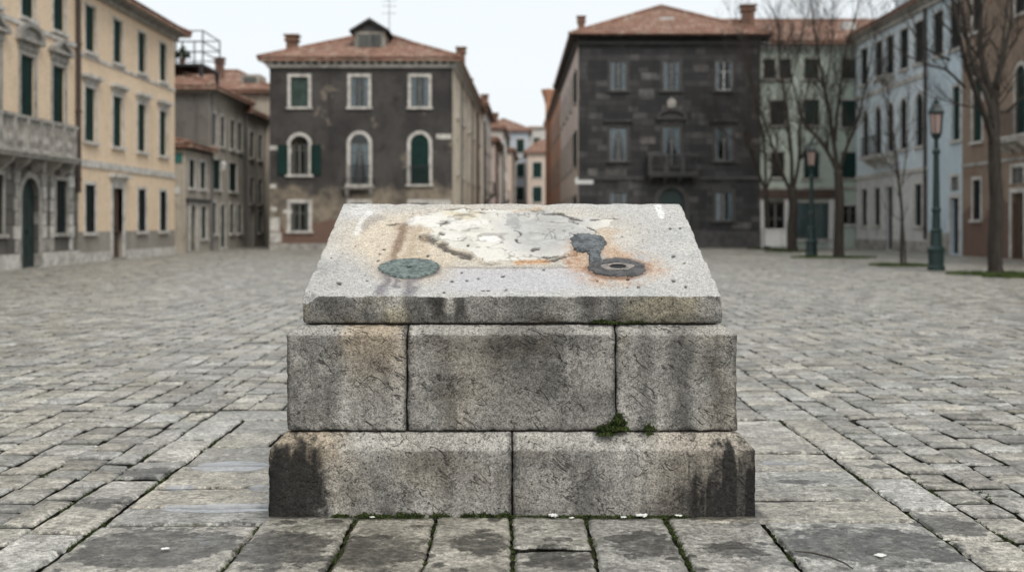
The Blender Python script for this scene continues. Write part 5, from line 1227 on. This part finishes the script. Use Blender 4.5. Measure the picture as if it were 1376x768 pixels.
# ------------------------------------------------------------------ wall signs
def sign(px, py, w, h, f_pt, nrm, mat, label):
    u = Vector((-nrm.y, nrm.x, 0)); mb = MB(); p = f_pt
    b = [p - u * w / 2 - Vector((0, 0, h / 2)), p + u * w / 2 - Vector((0, 0, h / 2)), p + u * w / 2 + Vector((0, 0, h / 2)), p - u * w / 2 + Vector((0, 0, h / 2))]
    mb.prism(b, nrm * .03); fr = .03
    tag(mb.build('wall_sign', M[mat], loc=p), label, 'sign')
sign(0, 0, .95, .34, Vector((gx(785, 59.98), 59.975, gz(243, 60))), Vector((0, -1, 0)), 'sign', 'white street name plate on the left corner of the dark stone palazzo')
sign(0, 0, .62, .42, Vector((-14.85, 50.18, gz(212, 50.2))), Vector((0, -1, 0)), 'teal', 'small teal sign on the corner of the low old house')
sign(0, 0, .5, .3, Vector((-14.9, 50.18, gz(256, 50.2))), Vector((0, -1, 0)), 'sign', 'white notice plate below the teal sign on the low old house')
# wall lantern in the alley, in front of the old house
root = thing('wall_lantern', 'white wall lantern on a bracket at the alley corner', 'lantern', (-14.35, 54.6, 4.1)); mb = MB(); mb.tube([(-14.4, 54.6, 4.2), (-14.0, 54.6, 4.35), (-13.85, 54.6, 4.2)], [.025] * 3, 6); mb.build('bracket', M['iron'], root); mb = MB(); mb.lathe((-13.85, 54.6, 3.85), [(.06, 0), (.14, .28), (.16, .3), (.03, .42)], 8); mb.build('lamp_head', M['sign'], root)

# ------------------------------------------------------------------ street lamps
def lamp(label, x, y, Htop):
    root = thing('street_lamp', label, 'street lamp', (x, y, 0), 'green iron street lamps on the square'); k = Htop / 4.85; z0 = 3.72 * k
    mb = MB(); mb.lathe((x, y, 0), [(.25, 0), (.25, .1), (.22, .14), (.22, .5), (.25, .54), (.25, .6), (.17, .68), (.155, 1.05), (.18, 1.1), (.13, 1.16)], 8); mb.build('lamp_base', M['lampgreen'], root)
    mb = MB(); mb.lathe((x, y, 0), [(.115, 1.16), (.105, 1.6), (.13, 1.64), (.13, 1.7), (.095, 1.75), (.075, 3.2 * k), (.11, 3.24 * k), (.11, 3.3 * k), (.06, 3.38 * k), (.06, z0 - .1), (.13, z0 - .03), (.13, z0)], 14); mb.build('post', M['lampgreen'], root, smooth=False)
    mb = MB(); mb.lathe((x, y, z0 + .005), [(.11, 0), (.15, .03), (.15, .06)], 6)
    n = 6
    for i in range(n):
        a = 2 * math.pi * i / n; mb.tube([(x + .145 * math.cos(a), y + .145 * math.sin(a), z0 + .04), (x + .185 * math.cos(a), y + .185 * math.sin(a), z0 + .62)], [.013, .013], 5)
    mb.lathe((x, y, z0 + .60), [(.19, 0), (.225, .02), (.225, .06), (.12, .26), (.08, .28), (.08, .36), (.03, .4), (.015, .5)], 6); ln = mb.build('lantern', M['lampgreen'], root)
    mb = MB(); mb.lathe((x, y, z0 + .07), [(.13, 0), (.17, .52)], 6); mb.build('lamp_glass', M['pinkglass'], ln)
lamp('green iron street lamp with pink lantern, nearest on the right', gx(1258, 31.5), 31.5, 4.85)
lamp('green iron street lamp with pink lantern, farther off before the pale green house', gx(1090.5, 45), 45, 4.6)

# ------------------------------------------------------------------ bare trees
def tree(label, Y, trunk, limbs, r0, seed, twig_len=1.5, levels=3, group='bare trees along the right of the square', name='bare_tree', dens=1.0):
    rd = random.Random(seed); pw = lambda p, dy: at(p[0], p[1], Y) + Vector((0, dy, 0))
    base = at(trunk[0][0], trunk[0][1], Y); base.z = 0
    root = thing(name, label, 'tree', base, group); tm, cm = MB(), MB()
    def smooth(pts, n=4):
        P = [pts[0]] + list(pts) + [pts[-1]]; out = []
        for i in range(1, len(P) - 2):
            for k in range(n):
                t = k / n; a, b, c_, d = P[i - 1], P[i], P[i + 1], P[i + 2]
                out.append(.5 * ((2 * b) + (c_ - a) * t + (2 * a - 5 * b + 4 * c_ - d) * t * t + (3 * b - a - 3 * c_ + d) * t * t * t))
        out.append(P[-2]); return out
    def twig(p, d, L, r, lev):
        n = 4; pts = [p]; dd = d.normalized(); q = p
        for i in range(n):
            dd = (dd + Vector((rd.uniform(-.28, .28), rd.uniform(-.28, .28), rd.uniform(-.12, .3)))).normalized(); q = q + dd * L / n; pts.append(q)
        cm.tube(pts, [max(r * (1 - .8 * i / n), .0035) for i in range(n + 1)], 4 if r > .012 else 3, False)
        if lev > 0:
            m = int(rd.uniform(3.4, 5.6) * dens)
            for _ in range(m):
                i = rd.randint(1, n); nd = (pts[i] - pts[i - 1]).normalized(); sdv = Vector((rd.uniform(-1, 1), rd.uniform(-1, 1), rd.uniform(-.3, .8)))
                twig(pts[i] - (pts[i] - pts[i - 1]) * rd.random() * .8, nd * .8 + sdv * .75, L * rd.uniform(.45, .75), r * .55, lev - 1)
    tp = [base - Vector((0, 0, .1))] + [pw(p, 0) for p in trunk[1:]]; tp = smooth(tp, 5); n = len(tp)
    tm.tube(tp, [r0 * (1.45 if i == 0 else 1.15 if i < 2 else 1 - .22 * i / n) for i in range(n)], 12)
    for (pts, rr) in limbs:
        dy = 0; P = []
        dr = rd.uniform(-.6, .6)
        for i, p in enumerate(pts): P.append(pw(p, dr * i * .7 + (rd.uniform(-.2, .2) if i else 0)))
        P = smooth(P, 5); m = len(P); rad = [rr * .82 * (1 - .8 * i / m) for i in range(m)]
        (tm if rr > .05 else cm).tube(P, rad, 8)
        cnt = int(m * .85 * dens)
        for _ in range(cnt):
            i = rd.randint(max(1, m // 5), m - 1); d = (P[i] - P[i - 1]).normalized(); sdv = Vector((rd.uniform(-1, 1), rd.uniform(-1, 1), rd.uniform(-.1, .9)))
            twig(P[i], d * .7 + sdv * .8, twig_len * rd.uniform(.6, 1.25), max(rad[i] * .4, .010), levels - 1)
        twig(P[-1], (P[-1] - P[-2]), twig_len * 1.2, rad[-1], levels - 1)
    tm.build('trunk', M['bark'], root, smooth=True); cm.build('crown', M['twig'], root)
tree('big bare tree with thick dark trunk before the brown house', 29.2, [(1338, 368), (1337, 330), (1339, 280), (1337, 230), (1336, 185)],
     [([(1336, 200), (1322, 165), (1297, 118), (1277, 81), (1258, 30), (1242, -30)], .12), ([(1337, 200), (1334, 140), (1318, 80), (1306, 20), (1300, -50)], .12), ([(1337, 195), (1342, 130), (1339, 60), (1342, -10), (1338, -90)], .15), ([(1338, 210), (1353, 150), (1356, 110), (1372, 70), (1392, 10), (1400, -60)], .12), ([(1341, 120), (1352, 60), (1366, 0), (1376, -60)], .07), ([(1297, 118), (1270, 95), (1248, 88), (1222, 70)], .05), ([(1277, 81), (1250, 62), (1228, 30)], .045), ([(1353, 150), (1372, 130), (1392, 120)], .05), ([(1306, 20), (1290, -10), (1270, -40)], .05), ([(1336, 170), (1310, 150), (1285, 142), (1255, 138)], .035), ([(1318, 80), (1290, 40), (1280, -20)], .05)], .19, 21, 1.15, dens=.72)
tree('slender young tree with two thin stems, left of the nearest lamp', 34.9, [(1212, 357), (1211, 330), (1212, 290), (1209, 250)],
     [([(1217, 357), (1216, 300), (1213, 255), (1208, 200), (1204, 150), (1200, 95)], .045), ([(1209, 260), (1205, 200), (1198, 150), (1190, 110)], .04), ([(1212, 250), (1222, 205), (1232, 160), (1238, 120)], .03), ([(1210, 240), (1196, 215), (1182, 190)], .025)], .05, 5, .75, 2)
tree('bare tree right of the farther lamp', 43.2, [(1127, 346), (1127, 310), (1128, 270), (1126, 228)],
     [([(1127, 235), (1114, 205), (1097, 180), (1083, 168), (1070, 120), (1062, 70)], .11), ([(1126, 232), (1119, 183), (1109, 120), (1096, 63), (1088, 5)], .12), ([(1127, 232), (1134, 200), (1145, 165), (1153, 120), (1162, 60)], .10), ([(1122, 190), (1126, 145), (1133, 72), (1150, 5)], .09), ([(1109, 120), (1120, 60), (1122, 0)], .05), ([(1083, 168), (1062, 158), (1046, 148)], .04)], .20, 33, 1.8)
tree('bare tree with forked trunk left of the farther lamp', 52.3, [(1065, 338), (1064, 310), (1066, 280), (1064, 252)],
     [([(1064, 258), (1054, 240), (1037, 193), (1018, 145), (1005, 100)], .12), ([(1064, 256), (1061, 207), (1051, 145), (1042, 80), (1036, 30)], .12), ([(1065, 258), (1073, 217), (1076, 159), (1090, 96), (1100, 40)], .11), ([(1051, 145), (1066, 90), (1074, 40)], .06), ([(1073, 217), (1095, 180), (1108, 140)], .05)], .24, 44, 2.0, dens=1.05)
tree('thin leaning bare tree before the dark palazzo corner', 57.5, [(1031, 335), (1031, 310), (1030, 280), (1029, 252)],
     [([(1029, 258), (1016, 225), (1003, 198), (994, 160), (975, 120)], .10), ([(1029, 256), (1027, 193), (1012, 130), (1000, 80), (990, 45)], .10), ([(1029, 258), (1040, 220), (1046, 170), (1050, 120)], .07), ([(1003, 198), (975, 178), (952, 165)], .05)], .15, 55, 2.1, dens=1.1)
# grass and earth round the trees
gm = MB(); rd = random.Random(8)
for (px, Y, rx, ry) in ((1340, 29.0, 1.25, 1.0), (1213, 34.9, 1.0, 1.0), (1120, 43.0, 1.6, 1.0), (1063, 52.0, 1.2, 1.0), (1031, 57.0, 1.0, .8), (1376, 27.5, 1.0, .6)):
    x = gx(px, Y)
    for _ in range(2600):
        a, b = rd.uniform(0, 6.283), rd.random() ** .5; p = Vector((x + rx * b * math.cos(a), Y + ry * b * math.sin(a), -.005)); h = rd.uniform(.03, .11); w = .012
        t_ = Vector((rd.uniform(-.05, .05), rd.uniform(-.05, .05), h)); e = Vector((math.cos(a * 3), math.sin(a * 3), 0)) * w
        gm.add([p - e, p + e, p + t_], [(0, 1, 2)])
tag(gm.build('grass', M['grass']), kind='stuff')
# planter box before the shop
px_, Y = 1041, 57.2; x = gx(px_, Y); root = thing('planter', 'pale planter box standing by the leaning tree before the shop', 'planter', (x, Y - .8, 0)); mb = MB()
mb.box(x - .7, x + .7, Y - 1.1, Y - .5, .18, .95); mb.box(x - .74, x + .74, Y - 1.14, Y - .46, .95, 1.03)
mb.build('box', M['whitewash'], root)
for sx in (-.6, .6): m2 = MB(); m2.box(x + sx - .06, x + sx + .06, Y - 1.05, Y - .55, 0, .18); m2.build('foot', M['iron'], root)

# ------------------------------------------------------------------ sky, light, camera
w = bpy.data.worlds.new('World'); S.world = w; w.use_nodes = True; nt = w.node_tree; nt.nodes.clear()
out = nt.nodes.new('ShaderNodeOutputWorld'); bg = nt.nodes.new('ShaderNodeBackground'); sky = nt.nodes.new('ShaderNodeTexSky'); sky.sky_type = 'NISHITA'; sky.sun_disc = False
SUN_EL, SUN_AZ = R(47), R(155)
sky.sun_elevation = SUN_EL; sky.sun_rotation = SUN_AZ; sky.dust_density = 3; sky.air_density = 1.2
mx = nt.nodes.new('ShaderNodeMix'); mx.data_type = 'RGBA'; mx.inputs[0].default_value = .88; mx.inputs[7].default_value = (8.05, 8.4, 8.6, 1)
nt.links.new(sky.outputs[0], mx.inputs[6]); nt.links.new(mx.outputs[2], bg.inputs[0]); bg.inputs[1].default_value = .1; nt.links.new(bg.outputs[0], out.inputs[0])
sd = bpy.data.lights.new('sun', 'SUN'); sd.energy = 1.5; sd.angle = R(22); sd.color = (1, .96, .9); so = link(bpy.data.objects.new('sun', sd))
d = Vector((math.sin(SUN_AZ) * math.cos(SUN_EL), math.cos(SUN_AZ) * math.cos(SUN_EL), math.sin(SUN_EL))); so.rotation_euler = d.to_track_quat('Z', 'Y').to_euler()
cd = bpy.data.cameras.new('camera'); cam = link(bpy.data.objects.new('camera', cd)); cam.location = (0, 0, CAMH); cam.rotation_euler = (R(90), 0, 0)
cd.sensor_width = 36; cd.lens = 36 * FPX / 1376; cd.shift_y = (HY - 384) / 1376; cd.clip_end = 2000; cd.clip_start = .05
cd.dof.use_dof = True; cd.dof.focus_distance = 5.2; cd.dof.aperture_fstop = 1.9
S.camera = cam
S.view_settings.view_transform = 'Standard'; S.view_settings.look = 'None'; S.view_settings.exposure = .30; S.view_settings.gamma = 1
S.render.engine = 'CYCLES'; S.cycles.max_bounces = 6; S.cycles.transparent_max_bounces = 8; S.cycles.use_denoising = True; S.cycles.sample_clamp_indirect = 4
